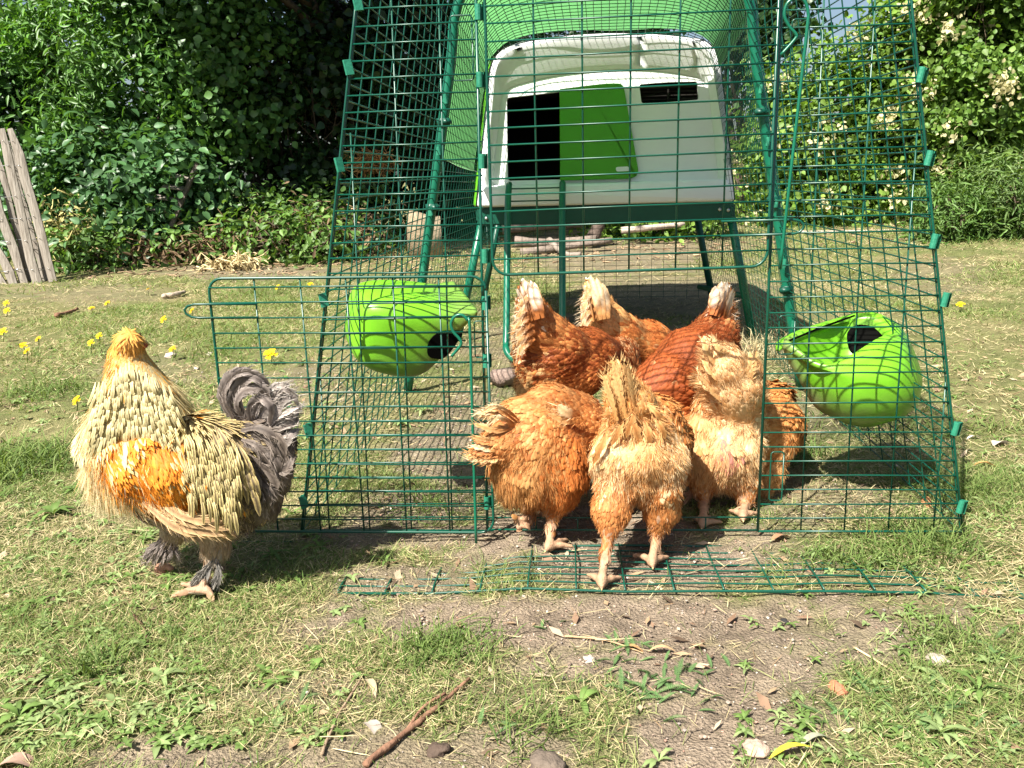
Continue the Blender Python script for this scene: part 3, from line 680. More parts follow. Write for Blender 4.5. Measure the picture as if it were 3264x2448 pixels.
def claws(t, pos, yaw, s=1.0, spread=(-42, 0, 40, 172), ln=(.040, .048, .040, .013), r=.0052):
    p = np.array(pos, float)
    for a, l in zip(spread, ln):
        d = math.radians(a); dx = V3(math.sin(yaw+d), math.cos(yaw+d), 0); tip = p+dx*l*s+V3(0, 0, r*.45*s)
        mb = MB(); tube(mb, [tip-dx*.003, tip+dx*.0015*s+V3(0, 0, .0003), tip+dx*.004*s-V3(0, 0, .0015)], [.0022*s, .0016*s, .0004], 6); mb.build('claw', M_HORN, t)
def bird(name, label, cat, group, prims, loc, nfe=3600, nfu=5200, h=.0031, seed=1, body_name='body', shrink=.006, prof=(.45, .85, 1.0, .72, .12)):
    global rng
    rng = np.random.default_rng(seed)
    for p in prims:
        if p['fe']+p['fu'] > 0: p['ra'] = max(p['ra']-shrink, .006); p['rb'] = max(p['rb']-shrink, .006)
    nfu = int(nfu*1.9); t = thing(name, loc, label, cat, group)
    A = np.array([p['a'] for p in prims]+[p['b'] for p in prims]); R = np.array([p['ra'] for p in prims]+[p['rb'] for p in prims])
    lo = (A-R[:, None]).min(0)-.012; hi = (A+R[:, None]).max(0)+.012
    g = [np.arange(lo[i], hi[i], h) for i in range(3)]
    G_ = np.stack(np.meshgrid(*g, indexing='ij'), -1); F = np.full(G_.shape[:3], .05)
    for p in prims:
        bl = np.minimum(p['a']-p['ra'], p['b']-p['rb'])-.05; bl = np.minimum(bl, np.minimum(p['a']-p['rb'], p['b']-p['rb'])-.05); bh = np.maximum(p['a']+p['ra'], p['b']+p['rb'])+.05
        s = tuple(slice(max(0, int((bl[i]-lo[i])/h)), max(1, int((bh[i]-lo[i])/h)+1)) for i in range(3))
        d = pd(G_[s], p); f = F[s]; k = p['k']; e = np.clip(.5+.5*(f-d)/k, 0, 1)
        F[s] = f*(1-e)+d*e-k*e*(1-e)
    V, Q = surface_nets(F, lo, h)
    D = np.stack([pd(V, p) for p in prims], 1); Wt = np.exp(-(D-D.min(1, keepdims=True))/.010); Wt /= Wt.sum(1, keepdims=True)
    meanc = np.array([np.mean(p['cols'], 0) for p in prims])
    # vertex normals
    e1 = V[Q[:, 2]]-V[Q[:, 0]]; e2 = V[Q[:, 3]]-V[Q[:, 1]]; fn = np.cross(e1, e2); VN = np.zeros_like(V)
    for c in range(4): np.add.at(VN, Q[:, c], fn)
    VN = nrm(VN)
    mb = MB(); mb.add(V, Q, (Wt@meanc)*.9); body = mb.build(body_name, M_SKIN, t)
    ar = np.linalg.norm(fn, axis=1); 
    fe = np.array([p['fe'] for p in prims]); fu = np.array([p['fu'] for p in prims])
    def sample(n, key):
        wq = ar*np.mean((Wt@key)[Q], 1); wq = wq/wq.sum()
        f = rng.choice(len(Q), n, p=wq); uv = rng.random((n, 2)); 
        a, b, c, d = (V[Q[f, k]] for k in range(4)); P = (a*(1-uv[:, :1])+b*uv[:, :1])*(1-uv[:, 1:])+(d*(1-uv[:, :1])+c*uv[:, :1])*uv[:, 1:]
        vi = Q[f, rng.integers(0, 4, n)]; return P, nrm(VN[Q[f]].mean(1)), Wt[vi]
    flow = np.array([nrm(p['b']-p['a']) for p in prims])
    if nfe:
        P, N, w = sample(nfe, fe); pick = (w.cumsum(1) > rng.random((nfe, 1))).argmax(1)
        T = w@flow+rng.normal(size=(nfe, 3))*.13; c0 = np.array([p['cols'][0] for p in prims]); c1 = np.array([p['cols'][1] for p in prims])
        u = rng.random((nfe, 1))**1.2; pn = fbm(P[:, 0]*28+P[:, 1]*17, P[:, 2]*28, 83, 3)[:, None]; u = np.clip(u*.7+(pn-.35)*.9, 0, 1); col = (c0[pick]*(1-u)+c1[pick]*u)*(.92+.16*rng.random((nfe, 1)))
        ed = np.array([p['edge'] for p in prims])[pick][:, None]; ecol = col*ed
        for i_, p in enumerate(prims):
            if p['ec'] is not None: m = pick == i_; ecol[m] = np.array(p['ec'])*(.85+.3*rng.random((m.sum(), 1)))
        fl = w@np.array([p['fl'] for p in prims]); fw = w@np.array([p['fw'] for p in prims]); lf = w@np.array([p['lift'] for p in prims])
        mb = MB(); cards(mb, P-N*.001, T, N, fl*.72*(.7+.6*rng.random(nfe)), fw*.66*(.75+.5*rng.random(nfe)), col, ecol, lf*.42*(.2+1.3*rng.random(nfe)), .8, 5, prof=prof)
        mb.build('plumage', M_FEATH, t)
    if nfu:
        P, N, w = sample(nfu, fu); pick = (w.cumsum(1) > rng.random((nfu, 1))).argmax(1)
        c0 = np.array([p['cols'][0] for p in prims]); c1 = np.array([p['cols'][1] for p in prims]); u = rng.random((nfu, 1))
        col = (c0[pick]*(1-u)+c1[pick]*u)*(.95+.25*rng.random((nfu, 1)))
        cl = nrm(np.stack([fbm(P[:, 0]*60+i*9, P[:, 2]*60+P[:, 1]*41, 91+i, 2)-.5 for i in range(3)], 1))
        Dd = N*.20+(w@flow)*.9+rng.normal(size=(nfu, 3))*.14+cl*.40
        sln = w@np.array([p['sl'] for p in prims])
        mb = MB(); strands(mb, P, Dd, sln*.55*(.6+.8*rng.random(nfu)), .0008, (w@flow)*.5+V3(0, 0, -.35)+cl*.4, col); mb.build('fluff', M_FLUFF, t)
    return t
def head(t, p, fwd, s=1.0, eye=True, comb=True, up=(0, 0, 1)):
    f = nrm(np.array(fwd, float)); upv = nrm(np.array(up, float)-f*(np.array(up, float)@f)); sd_ = np.cross(f, upv); p = np.array(p, float)
    mb = MB(); tube(mb, [p+f*.015*s, p+f*.030*s-upv*.001*s, p+f*.043*s-upv*.008*s], [.009*s, .006*s, .001], 8); mb.build('beak', M_HORN, t)
    for q in (1, -1):
        mb = MB(); c = p+f*.010*s+sd_*q*.0170*s+upv*.004*s; tube(mb, [c-sd_*q*.003, c, c+sd_*q*.0022], [.0045*s, .0042*s, .0012*s], 10); mb.build('eye', M_EYE, t)
        mb = MB(); c = p+f*.018*s-upv*.016*s+sd_*q*.007*s; tube(mb, [c, c-upv*.009*s, c-upv*.018*s], [.004*s, .0075*s, .003*s], 8); mb.build('wattle', M_RED, t)
        mb = MB(); c = p+f*.004*s+sd_*q*.0165*s-upv*.004*s; tube(mb, [c+f*.012*s, c, c-f*.010*s-upv*.008*s], [.005*s, .0075*s, .004*s], 8); mb.build('face', M_RED, t)
    if comb:
        mb = MB(); tp = np.linspace(-.016, .02, 15); tops = .013+.007*np.abs(np.sin(tp*420)); V = []
        for i, a in enumerate(tp):
            for q in (1, -1): V += [p+f*a*s+upv*.014*s+sd_*q*.0028*s, p+f*a*s+upv*(.014+tops[i]*(1-(a/.03)**2))*s+sd_*q*.0012*s]
        V = np.array(V); F = []
        for i in range(len(tp)-1):
            b = i*4; F += [[b, b+4, b+5, b+1], [b+2, b+3, b+7, b+6], [b+1, b+5, b+7, b+3]]
        F += [[0, 1, 3, 2], [len(V)-4, len(V)-2, len(V)-1, len(V)-3]]
        mb.add(V, np.array(F)); mb.build('comb', M_RED, t)
HG = 'brown hens crowding round the feed in the open run gate'
def gp(px, py): return gnd(px, py, .004)
def leg(th, hock, foot, yaw, cols=GING, r0=.034, r1=.015, sr=.0078, fl=.018, **kw):
    out = chain((th, r0), (hock, r1), cols=cols, fl=fl, fw=.012, fluff=.5, k=.022, sl=.010)
    f = np.array(foot, float)+V3(0, 0, .012)
    out += [pr(hock, f, sr*1.05, sr*.82, SKIN, feather=0, fluff=0, k=.007), pr(f, f-V3(0, 0, .008), sr*.9, sr*.95, SKIN, feather=0, fluff=0, k=.006)]
    return out+feet(foot, yaw, **kw)
def tailfan(t, base, tip, n, spread, w, up, cC, cE, seed=0, ragged=.25, curl=.0, name='tail_feather', cB=(.50, .22, .065)):
    global rng
    rng = np.random.default_rng(seed); base = np.array(base, float); tip = np.array(tip, float); d = tip-base; L = np.linalg.norm(d); d = d/L; up = nrm(np.array(up, float)); sd_ = np.cross(d, up)
    for i in range(n):
        a = (i/(max(n-1, 1))-.5)*2; l = L*(1-.22*abs(a)-.1*rng.random()); e = nrm(d+sd_*a*spread+up*(rng.random()-.5)*.12)
        b = base+sd_*a*.018+up*(rng.random()-.5)*.016
        mb = MB(); nn = nrm(up*.8+sd_*(a*.8+.2*(rng.random()-.5))); f = .92+.16*rng.random()
        plume(mb, [b, b+e*l*.5+nn*curl*l*.3, b+e*l+nn*curl*l*-.15], w*(.85+.3*rng.random()), nn, np.array(cC)*f, np.array(cE)*f, 7, ragged, cB=cB); mb.build(name, M_FEATH, t)

# front hen, rump to the viewer
FL_E, FR_E = gp(1918, 1868), gp(2078, 1802)
P_ = []
P_ += chain((at(2075, 1400, 1.57), .052), (at(2065, 1400, 1.47), .074), (at(2045, 1410, 1.41), .068), cols=[(.42, .14, .035), (.58, .26, .08)], fl=.028, fw=.019, fluff=.15)
P_ += chain((at(2085, 1305, 1.46), .030), (at(2095, 1330, 1.41), .040), (at(2140, 1400, 1.40), .034), cols=[(.42, .14, .035), (.58, .26, .08)], fl=.028, fw=.019, fluff=.15)
P_ += chain((at(2035, 1385, 1.40), .060), (at(2033, 1440, 1.375), .070), (at(2032, 1505, 1.385), .044), cols=BUFF, fl=.018, fw=.014, feather=.12, fluff=1.3, sl=.016, lift=.2)
P_ += chain((at(1985, 1400, 1.36), .030), (at(1962, 1465, 1.355), .042), (at(1958, 1525, 1.355), .030), cols=PALE, feather=.06, fluff=1.3, fl=.018, sl=.016)
P_ += chain((at(2090, 1400, 1.36), .030), (at(2108, 1460, 1.365), .042), (at(2110, 1525, 1.36), .030), cols=PALE, feather=.06, fluff=1.3, fl=.018, sl=.016)
P_ += chain((at(2025, 1530, 1.35), .030), (at(2025, 1560, 1.352), .020), cols=[(.36, .16, .06), (.55, .32, .14)], feather=.2, fluff=1.6, sl=.020)
P_ += chain((at(2040, 1365, 1.40), .066), (at(2008, 1295, 1.36), .043), (at(1985, 1235, 1.345), .022), (at(1968, 1185, 1.34), .007), cols=[(.50, .22, .06), (.72, .46, .20)], fl=.030, fw=.018, fluff=.35)
P_ += chain((at(1935, 1430, 1.40), .030), (at(1925, 1480, 1.37), .022), cols=GING, fl=.034, fw=.018)
P_ += chain((at(2150, 1400, 1.47), .034), (at(2160, 1500, 1.40), .028), cols=GING, fl=.032, fw=.018)
P_ += chain((at(2070, 1380, 1.62), .030), (at(2062, 1380, 1.55), .050), cols=GING) + chain((V3(.215, 1.70, .052), .019), (at(2070, 1400, 1.63), .028), cols=GING, k=.02, fl=.018, fw=.010)
P_ += chain((at(1965, 1560, 1.35), .042), (at(1950, 1620, 1.335), .036), cols=GING, fl=.018, fw=.012, fluff=.4, sl=.010) + chain((at(2105, 1560, 1.36), .042), (at(2108, 1620, 1.365), .034), cols=GING, fl=.018, fw=.012, fluff=.4, sl=.010) + leg(at(1948, 1635, 1.33), at(1935, 1735, 1.30), FL_E, .25, r0=.032, r1=.012) + leg(at(2107, 1635, 1.365), at(2092, 1722, 1.355), FR_E, .2, r0=.031, r1=.012)
E1 = bird('hen', 'ginger hen with pale buff rump, nearest of the group, foot on the wire skirt', 'hen', HG, P_, (FL_E+FR_E)/2*[1, 1, 0], 6500, 12000, seed=11)
claws(E1, FL_E, .25); claws(E1, FR_E, .2); head(E1, V3(.215, 1.708, .048), (.05, .75, -.65), .8)
b0 = at(2000, 1330, 1.318); tailfan(E1, b0, at(1956, 1136, 1.318), 11, .07, .0135, V3(.1, -1, .15), (.62, .36, .14), (.66, .42, .18), 3, .3, cB=(.52, .26, .085))
for (bx, by), (tx, ty), w in (((2060, 1285), (2115, 1345), .014), ((2080, 1320), (2122, 1400), .016), ((1935, 1370), (1890, 1480), .016), ((2030, 1280), (1992, 1400), .017), ((2000, 1290), (2040, 1430), .018), ((2050, 1330), (2075, 1430), .016), ((1985, 1330), (1950, 1420), .016)):
    mb = MB(); a, b = at(bx, by, 1.325), at(tx, ty, 1.318); plume(mb, [a, (a+b)/2+V3(0, -.010, .004), b], w*.8, V3(0, -1, .3), (.46, .19, .055), (.62, .36, .14), 7, .6); mb.build('rump_feather', M_FEATH, E1)

# front left hen, tail dragged out to the left
FD = gp(1752, 1752); P_ = []
P_ += chain((at(1880, 1400, 1.62), .066), (at(1800, 1390, 1.54), .084), (at(1705, 1410, 1.475), .078), (at(1660, 1440, 1.45), .055), cols=[(.28, .08, .02), (.52, .22, .065)], fl=.032, fw=.021)
P_ += chain((at(1850, 1335, 1.57), .050), (at(1760, 1310, 1.51), .052), (at(1660, 1350, 1.46), .048), (at(1610, 1390, 1.43), .034), cols=[(.33, .115, .03), (.58, .30, .11)], fl=.030, fw=.020, fluff=.1)
P_ += chain((at(1700, 1425, 1.45), .070), (at(1685, 1495, 1.445), .066), (at(1690, 1555, 1.45), .034), cols=[(.40, .17, .05), (.58, .32, .12)], feather=.4, fluff=1.0, fl=.022, sl=.022)
P_ += chain((at(1780, 1470, 1.45), .060), (at(1785, 1515, 1.445), .054), (at(1775, 1555, 1.44), .04), cols=[(.44, .13, .028), (.56, .20, .05)], feather=.6, fluff=.8, fl=.024, sl=.014)
P_ += chain((at(1590, 1440, 1.47), .018), (at(1592, 1500, 1.465), .024), (at(1620, 1580, 1.46), .022), cols=BUFF, feather=.5, fluff=.9, sl=.016)
P_ += chain((at(1650, 1400, 1.44), .046), (at(1590, 1415, 1.415), .030), (at(1540, 1430, 1.405), .014), cols=GING, fl=.034, fw=.017)
P_ += chain((at(1900, 1350, 1.60), .032), (at(1895, 1440, 1.53), .034), cols=CHEST, fl=.034, fw=.020)
P_ += chain((V3(.205, 1.745, .05), .019), (V3(.205, 1.73, .13), .030), (at(1890, 1400, 1.64), .055), cols=GING, k=.022, fl=.02, fw=.012)
P_ += leg(at(1775, 1590, 1.45), at(1757, 1668, 1.425), FD, .75, r0=.038, r1=.012)
LF = at(1668, 1668, 1.43); P_ += [pr(at(1690, 1600, 1.45), at(1695, 1640, 1.455), .022, .010, GING, fluff=.4), pr(at(1695, 1640, 1.455), LF, .0078, .0068, SKIN, feather=0, fluff=0, k=.006)]
for q in ((1640, 1648), (1654, 1680), (1680, 1676), (1672, 1650)): P_ += [pr(LF, at(q[0], q[1], 1.42), .0064, .0058, SKIN, feather=0, fluff=0, k=.004)]
D1 = bird('hen', 'chestnut hen with ragged tail dragging past the gate post, one foot lifted', 'hen', HG, P_, FD*[1, 1, 0], 7000, 10000, seed=12)
claws(D1, FD, .75); head(D1, V3(.205, 1.752, .046), (.1, .75, -.65), .8)
for i, (tx, ty, c, cu) in enumerate([(1500, 1390, BUFF, 0), (1484, 1462, PALE, 0), (1510, 1470, GING, -.05), (1515, 1320, PALE, .15), (1538, 1310, BUFF, .2), (1530, 1462, BUFF, -.05), (1496, 1420, PALE, 0), (1505, 1440, GING, 0), (1548, 1300, PALE, .2), (1530, 1330, BUFF, .1), (1510, 1350, BUFF, .0), (1505, 1400, GING, 0), (1490, 1440, GING, 0), (1478, 1452, BUFF, 0), (1500, 1465, BUFF, -.05), (1520, 1450, GING, 0), (1560, 1340, PALE, .1)]):
    a = at(1640+8*(i % 3), 1330+.62*(ty-1290)+6*rng.random(), 1.41); b = at(tx, ty, 1.385); mb = MB()
    plume(mb, [a, (a*.45+b*.55)+V3(0, -.010, .014*(1 if cu > 0 else -.2)), b], .0105, V3(-.2, -1, .5)+rng.normal(size=3)*.3, np.array(c[0])*.9, np.array(c[1])*.92, 7, .9, base=.3, cB=(.42, .15, .04)); mb.build('tail_feather', M_FEATH, D1)
for (ax_, ay), (bx, by), w, c in (((1880, 1455), (1757, 1352), .026, BUFF), ((1885, 1440), (1760, 1385), .024, BUFF), ((1862, 1465), (1762, 1408), .022, PALE), ((1870, 1338), (1745, 1320), .018, BUFF), ((1850, 1322), (1775, 1292), .02, PALE)):
    a, b = at(ax_, ay, 1.455), at(bx, by, 1.425); mb = MB(); plume(mb, [a, (a+b)/2+V3(0, -.008, -.004), b], w, V3(.1, -1, .25), np.array(c[0])*.92, np.array(c[1])*.9, 7, .3, cB=(.44, .17, .045)); mb.build('wing_feather', M_FEATH, D1)

# right hen behind the fixed panel, fluffy tail up and a bare patch on the rump
FL_F, FR_F = gp(2240, 1680), gp(2368, 1655); P_ = []
P_ += chain((at(2480, 1380, 1.76), .060), (at(2410, 1370, 1.70), .078), (at(2320, 1390, 1.645), .078), cols=[(.46, .19, .055), (.62, .33, .12)], fl=.030, fw=.020)
P_ += chain((at(2310, 1375, 1.63), .066), (at(2300, 1435, 1.60), .070), (at(2305, 1505, 1.605), .044), cols=[(.56, .32, .14), (.70, .48, .25)], feather=.25, fluff=1.0, sl=.020)
P_ += chain((at(2240, 1370, 1.59), .034), (at(2240, 1430, 1.585), .038), (at(2240, 1500, 1.58), .028), cols=BUFF, feather=.4, fluff=1.0)
P_ += chain((at(2375, 1370, 1.59), .036), (at(2370, 1430, 1.585), .038), (at(2370, 1495, 1.58), .030), cols=PALE, feather=.3, fluff=1.1)
P_ += [pr(at(2318, 1440, 1.535), at(2325, 1480, 1.533), .012, .014, [(.45, .17, .13), (.56, .26, .20)], feather=.0, fluff=.25, k=.012)]
P_ += chain((at(2470, 1270, 1.73), .040), (at(2488, 1340, 1.69), .046), (at(2490, 1420, 1.67), .034), cols=[(.40, .14, .035), (.56, .25, .075)], fl=.036, fw=.022, lift=.12)
P_ += chain((at(2470, 1420, 1.66), .036), (at(2455, 1500, 1.655), .030), (at(2440, 1575, 1.65), .016), cols=BUFF, feather=.4, fluff=.9)
P_ += chain((at(2350, 1330, 1.62), .060), (at(2345, 1240, 1.585), .056), (at(2310, 1170, 1.57), .044), (at(2268, 1110, 1.565), .022), cols=[(.60, .34, .14), (.76, .56, .32)], fl=.028, fw=.012, feather=.8, fluff=.7, sl=.026, lift=.25)
P_ += chain((at(2370, 1260, 1.60), .04), (at(2405, 1180, 1.60), .016), cols=BUFF, feather=.7, fluff=.9, sl=.034)
P_ += chain((at(2290, 1250, 1.58), .03), (at(2235, 1210, 1.575), .016), cols=BUFF, feather=.7, fluff=.9, sl=.03)
P_ += chain((at(2260, 1290, 1.60), .034), (at(2235, 1370, 1.60), .026), cols=GING, fl=.03, fw=.018)
P_ += chain((V3(.62, 1.96, .05), .019), (V3(.61, 1.93, .12), .030), (at(2490, 1370, 1.78), .052), cols=GING, k=.022, fl=.02, fw=.012)
P_ += leg(at(2238, 1540, 1.58), at(2243, 1600, 1.56), FL_F, .5, r0=.032, r1=.013) + leg(at(2378, 1545, 1.585), at(2376, 1605, 1.565), FR_F, .35, r0=.036, r1=.017)
F1 = bird('hen', 'pale ginger hen with bare pink rump patch, half behind the right mesh panel', 'hen', HG, P_, (FL_F+FR_F)/2*[1, 1, 0], 5500, 15000, seed=13)
claws(F1, FL_F, .5); claws(F1, FR_F, .35); head(F1, V3(.62, 1.967, .046), (.05, .75, -.65), .8)
for i, (a, b, m) in enumerate([((2300, 1200), (2240, 1075), (2255, 1120)), ((2330, 1190), (2262, 1078), (2290, 1110)), ((2320, 1180), (2340, 1150), (2300, 1120)), ((2280, 1250), (2222, 1180), (2240, 1210)), ((2300, 1280), (2228, 1215), (2255, 1235)), ((2370, 1250), (2412, 1110), (2400, 1180)), ((2360, 1230), (2390, 1120), (2390, 1170)), ((2320, 1240), (2240, 1140), (2260, 1180)), ((2350, 1290), (2300, 1180), (2320, 1230)), ((2380, 1300), (2345, 1190), (2370, 1240))]):
    mb = MB(); plume(mb, [at(*a, 1.545), at(*m, 1.535), at(*b, 1.545)], .012, V3(.1, -1, .2)+rng.normal(size=3)*.3, (.60, .34, .13), (.70, .48, .24), 7, .9, cB=(.58, .34, .14)); mb.build('tail_feather', M_FEATH, F1)

# three hens farther in: left, middle, right
def legs_hidden(P_, c, yaw, sp=.04):
    for q in (-1, 1):
        s = V3(math.cos(yaw), -math.sin(yaw), 0)*q*sp; f = np.array(c)+s; f[2] = .004
        P_ += leg(f+V3(0, 0, .115), f+V3(-.01*math.sin(yaw), -.015*math.cos(yaw), .062), f, yaw)
    return P_
P_ = []
P_ += chain((at(1960, 1140, 1.92), .046), (at(1880, 1140, 1.88), .068), (at(1770, 1140, 1.83), .072), (at(1715, 1150, 1.815), .052), cols=[(.18, .040, .010), (.32, .088, .020)], fl=.034, fw=.022, edge=1.12, lift=.10)
P_ += chain((at(1800, 1100, 1.82), .050), (at(1735, 1060, 1.81), .050), (at(1700, 1000, 1.80), .036), (at(1680, 950, 1.795), .024), cols=[(.38, .115, .028), (.54, .24, .075)], fl=.032, fw=.018)
P_ += chain((at(1682, 980, 1.795), .026), (at(1672, 920, 1.79), .013), cols=WHIT, fl=.02, fw=.016, feather=.5, fluff=.0, lift=.05)
P_ += chain((at(1690, 1000, 1.805), .018), (at(1668, 1060, 1.81), .022), (at(1668, 1110, 1.815), .024), cols=[(.56, .28, .10), (.74, .54, .32)], fl=.028, fw=.018)
P_ += chain((at(1720, 1190, 1.81), .050), (at(1690, 1225, 1.815), .038), cols=BUFF, feather=.4, fluff=1.0)
P_ += chain((at(1860, 1190, 1.84), .055), (at(1770, 1220, 1.82), .055), cols=[(.42, .13, .03), (.55, .22, .06)], fl=.028)
P_ += chain((V3(.285, 1.885, .05), .019), (V3(.28, 1.90, .13), .028), (at(1990, 1130, 1.94), .042), cols=[(.28, .07, .016), (.46, .17, .05)], k=.022, fl=.022, fw=.010, cb=(.62, .40, .2))
cA = at(1790, 1140, 1.84)*[1, 1, 0]; P_ = legs_hidden(P_, cA, 1.0)
A1 = bird('hen', 'dark chestnut hen with white tipped tail, inside the doorway by the ladder foot', 'hen', HG, P_, cA, 6000, 5000, seed=14)
head(A1, V3(.288, 1.888, .046), (.3, -.55, -.75), .8)
tailfan(A1, at(1710, 1020, 1.745), at(1664, 884, 1.755), 11, .085, .019, V3(-.6, -.75, .1), (.88, .80, .68), (.56, .33, .15), 5, .15, cB=(.36, .12, .03))
for i, (ty, tx) in enumerate([(985, 1648), (1020, 1640), (1050, 1636), (1080, 1638), (1105, 1640), (1130, 1642)]):
    mb = MB(); a = at(1705, ty-50, 1.75); b = at(tx+6, ty, 1.755); plume(mb, [a, (a+b)/2+V3(-.006, -.006, .004), b], .018, V3(-.4, -1, .2), (.55, .28, .10), (.74, .58, .38), 7, .5, cB=(.40, .14, .035)); mb.build('tail_feather', M_FEATH, A1)
P_ = []
P_ += chain((at(2150, 1130, 2.13), .05), (at(2070, 1110, 2.09), .068), (at(1960, 1090, 2.05), .068), (at(1915, 1085, 2.04), .050), cols=[(.36, .10, .024), (.52, .20, .055)], fl=.034, fw=.022)
P_ += chain((at(1985, 1060, 2.045), .050), (at(1935, 1030, 2.03), .052), (at(1905, 975, 2.02), .038), (at(1890, 930, 2.015), .024), cols=[(.54, .25, .08), (.70, .42, .17)], fl=.030, fw=.020)
P_ += chain((at(1890, 960, 2.02), .026), (at(1880, 910, 2.01), .013), cols=WHIT, fl=.02, fw=.016, feather=.5, fluff=.0, lift=.05)
P_ += chain((at(1930, 1110, 2.04), .045), (at(1900, 1140, 2.045), .03), cols=BUFF, feather=.4, fluff=1.0)
P_ += chain((V3(.345, 1.93, .05), .019), (V3(.37, 1.99, .13), .028), (V3(.41, 2.08, .2), .045), cols=CHEST, k=.022, fl=.022, fw=.010, cb=(.55, .33, .15))
cB = at(2000, 1090, 2.07)*[1, 1, 0]; P_ = legs_hidden(P_, cB, 1.1)
B1 = bird('hen', 'ginger hen with cream tail at the back of the group, farthest from the viewer', 'hen', HG, P_, cB, 5200, 4500, seed=15)
head(B1, V3(.34, 1.925, .046), (-.3, -.6, -.7), .8)
tailfan(B1, at(1915, 1020, 1.955), at(1882, 874, 1.965), 11, .095, .021, V3(-.5, -.8, .1), (.84, .70, .48), (.62, .40, .19), 6, .15, cB=(.56, .28, .095))
for i, (ty, tx) in enumerate([(960, 1858), (990, 1852), (1020, 1850), (1045, 1850)]):
    mb = MB(); a = at(1905, ty-40, 1.965); b = at(tx, ty, 1.965); plume(mb, [a, (a+b)/2+V3(-.006, -.006, .004), b], .020, V3(-.4, -1, .2), (.66, .40, .17), (.78, .62, .42), 7, .5, cB=(.55, .27, .09)); mb.build('tail_feather', M_FEATH, B1)
P_ = []
P_ += chain((at(2050, 1270, 1.73), .045), (at(2110, 1240, 1.75), .068), (at(2200, 1160, 1.81), .078), (at(2270, 1080, 1.87), .060), cols=[(.20, .042, .010), (.33, .082, .02)], fl=.034, fw=.023, edge=1.25, lift=.12)
P_ += chain((at(2160, 1340, 1.75), .058), (at(2220, 1300, 1.79), .064), (at(2270, 1240, 1.84), .055), cols=[(.34, .085, .018), (.46, .15, .035)], fl=.030)
P_ += chain((at(2275, 1060, 1.87), .046), (at(2298, 1005, 1.89), .034), (at(2312, 950, 1.90), .020), cols=[(.34, .10, .026), (.54, .26, .1)], fl=.03, fw=.018)
P_ += chain((at(2298, 985, 1.89), .028), (at(2314, 925, 1.90), .014), cols=WHIT, fl=.02, fw=.016, feather=.5, fluff=.0, lift=.05)
P_ += chain((at(2310, 1070, 1.88), .030), (at(2330, 1110, 1.885), .022), cols=CHEST, fl=.03)
P_ += chain((V3(.255, 1.60, .05), .019), (V3(.25, 1.65, .13), .028), (at(2050, 1285, 1.72), .042), cols=CHEST, k=.022, fl=.022, fw=.010, cb=(.62, .36, .16))
fC = gp(2208, 1585); P_ += leg(fC+V3(.0, .05, .125), fC+V3(.01, .03, .068), fC, -2.6); P_ += leg(fC+V3(.02, .15, .125), fC+V3(.03, .135, .068), fC+V3(.01, .10, 0), -2.4)
C1 = bird('hen', 'dark red hen with white tail and mesh shadows across its back', 'hen', HG, P_, fC*[1, 1, 0], 6500, 5000, seed=16)
claws(C1, fC, -2.6); head(C1, V3(.254, 1.593, .046), (-.1, -.7, -.7), .8)
tailfan(C1, at(2288, 1010, 1.845), at(2318, 890, 1.865), 11, .085, .020, V3(.2, -.95, .1), (.88, .79, .66), (.60, .38, .19), 7, .15, cB=(.40, .13, .035))
for (a, b) in (((2300, 1000), (2328, 1012)), ((2305, 1020), (2330, 1040)), ((2300, 980), (2332, 985))):
    mb = MB(); p, q = at(*a, 1.87), at(*b, 1.87); plume(mb, [p, (p+q)/2+V3(0, -.004, 0), q], .024, V3(.4, -1, .2), (.70, .56, .40), (.76, .64, .48), 7, .4, cB=(.45, .18, .05)); mb.build('tail_feather', M_FEATH, C1)

# ------------------------------------------------------------------ rooster
YL = [(.30, .22, .10), (.50, .40, .20)]; YE = (.74, .63, .33)
GRY = [(.085, .066, .055), (.16, .13, .11)]
ORA = [(.56, .16, .014), (.68, .28, .035)]
FRs = gp(650, 1893); P_ = []
P_ += chain((at(410, 1092, 1.335), .033), (at(406, 1130, 1.345), .036), (at(422, 1200, 1.345), .052), cols=[(.60, .24, .035), (.76, .42, .10)], fl=.020, fw=.006, fluff=.5, k=.014, sl=.010, lift=.05, cb=(.78, .45, .12))
P_ += chain((at(425, 1190, 1.345), .042), (at(440, 1280, 1.34), .068), (at(455, 1380, 1.335), .088), (at(470, 1440, 1.32), .084), cols=[(.46, .37, .18), (.68, .57, .31)], fl=.062, fw=.0062, fluff=2.2, sl=.060, cb=YE, lift=.015, feather=2.4)
P_ += chain((at(360, 1270, 1.34), .030), (at(350, 1400, 1.34), .054), (at(370, 1500, 1.34), .056), cols=[(.60, .48, .28), (.76, .66, .42)], fluff=1.5, sl=.05, fl=.046, fw=.009, cb=(.84, .74, .48), lift=.02, feather=1.4)
P_ += chain((at(500, 1430, 1.32), .068), (at(620, 1455, 1.325), .070), (at(720, 1470, 1.33), .066), cols=[(.46, .34, .12), (.66, .50, .2)], fluff=1.5, sl=.055, fl=.050, fw=.0065, cb=YE, lift=.02, feather=1.6)
P_ += chain((at(400, 1420, 1.285), .050), (at(440, 1480, 1.275), .054), (at(510, 1540, 1.272), .046), cols=ORA, fl=.026, fw=.017, edge=1.15)
P_ += chain((at(490, 1430, 1.272), .050), (at(545, 1500, 1.262), .052), (at(555, 1570, 1.262), .042), cols=ORA, fl=.026, fw=.016)
P_ += chain((at(470, 1560, 1.28), .040), (at(580, 1620, 1.275), .036), (at(690, 1660, 1.28), .026), cols=[(.44, .25, .11), (.58, .38, .2)], fl=.055, fw=.020, cb=(.66, .45, .24))
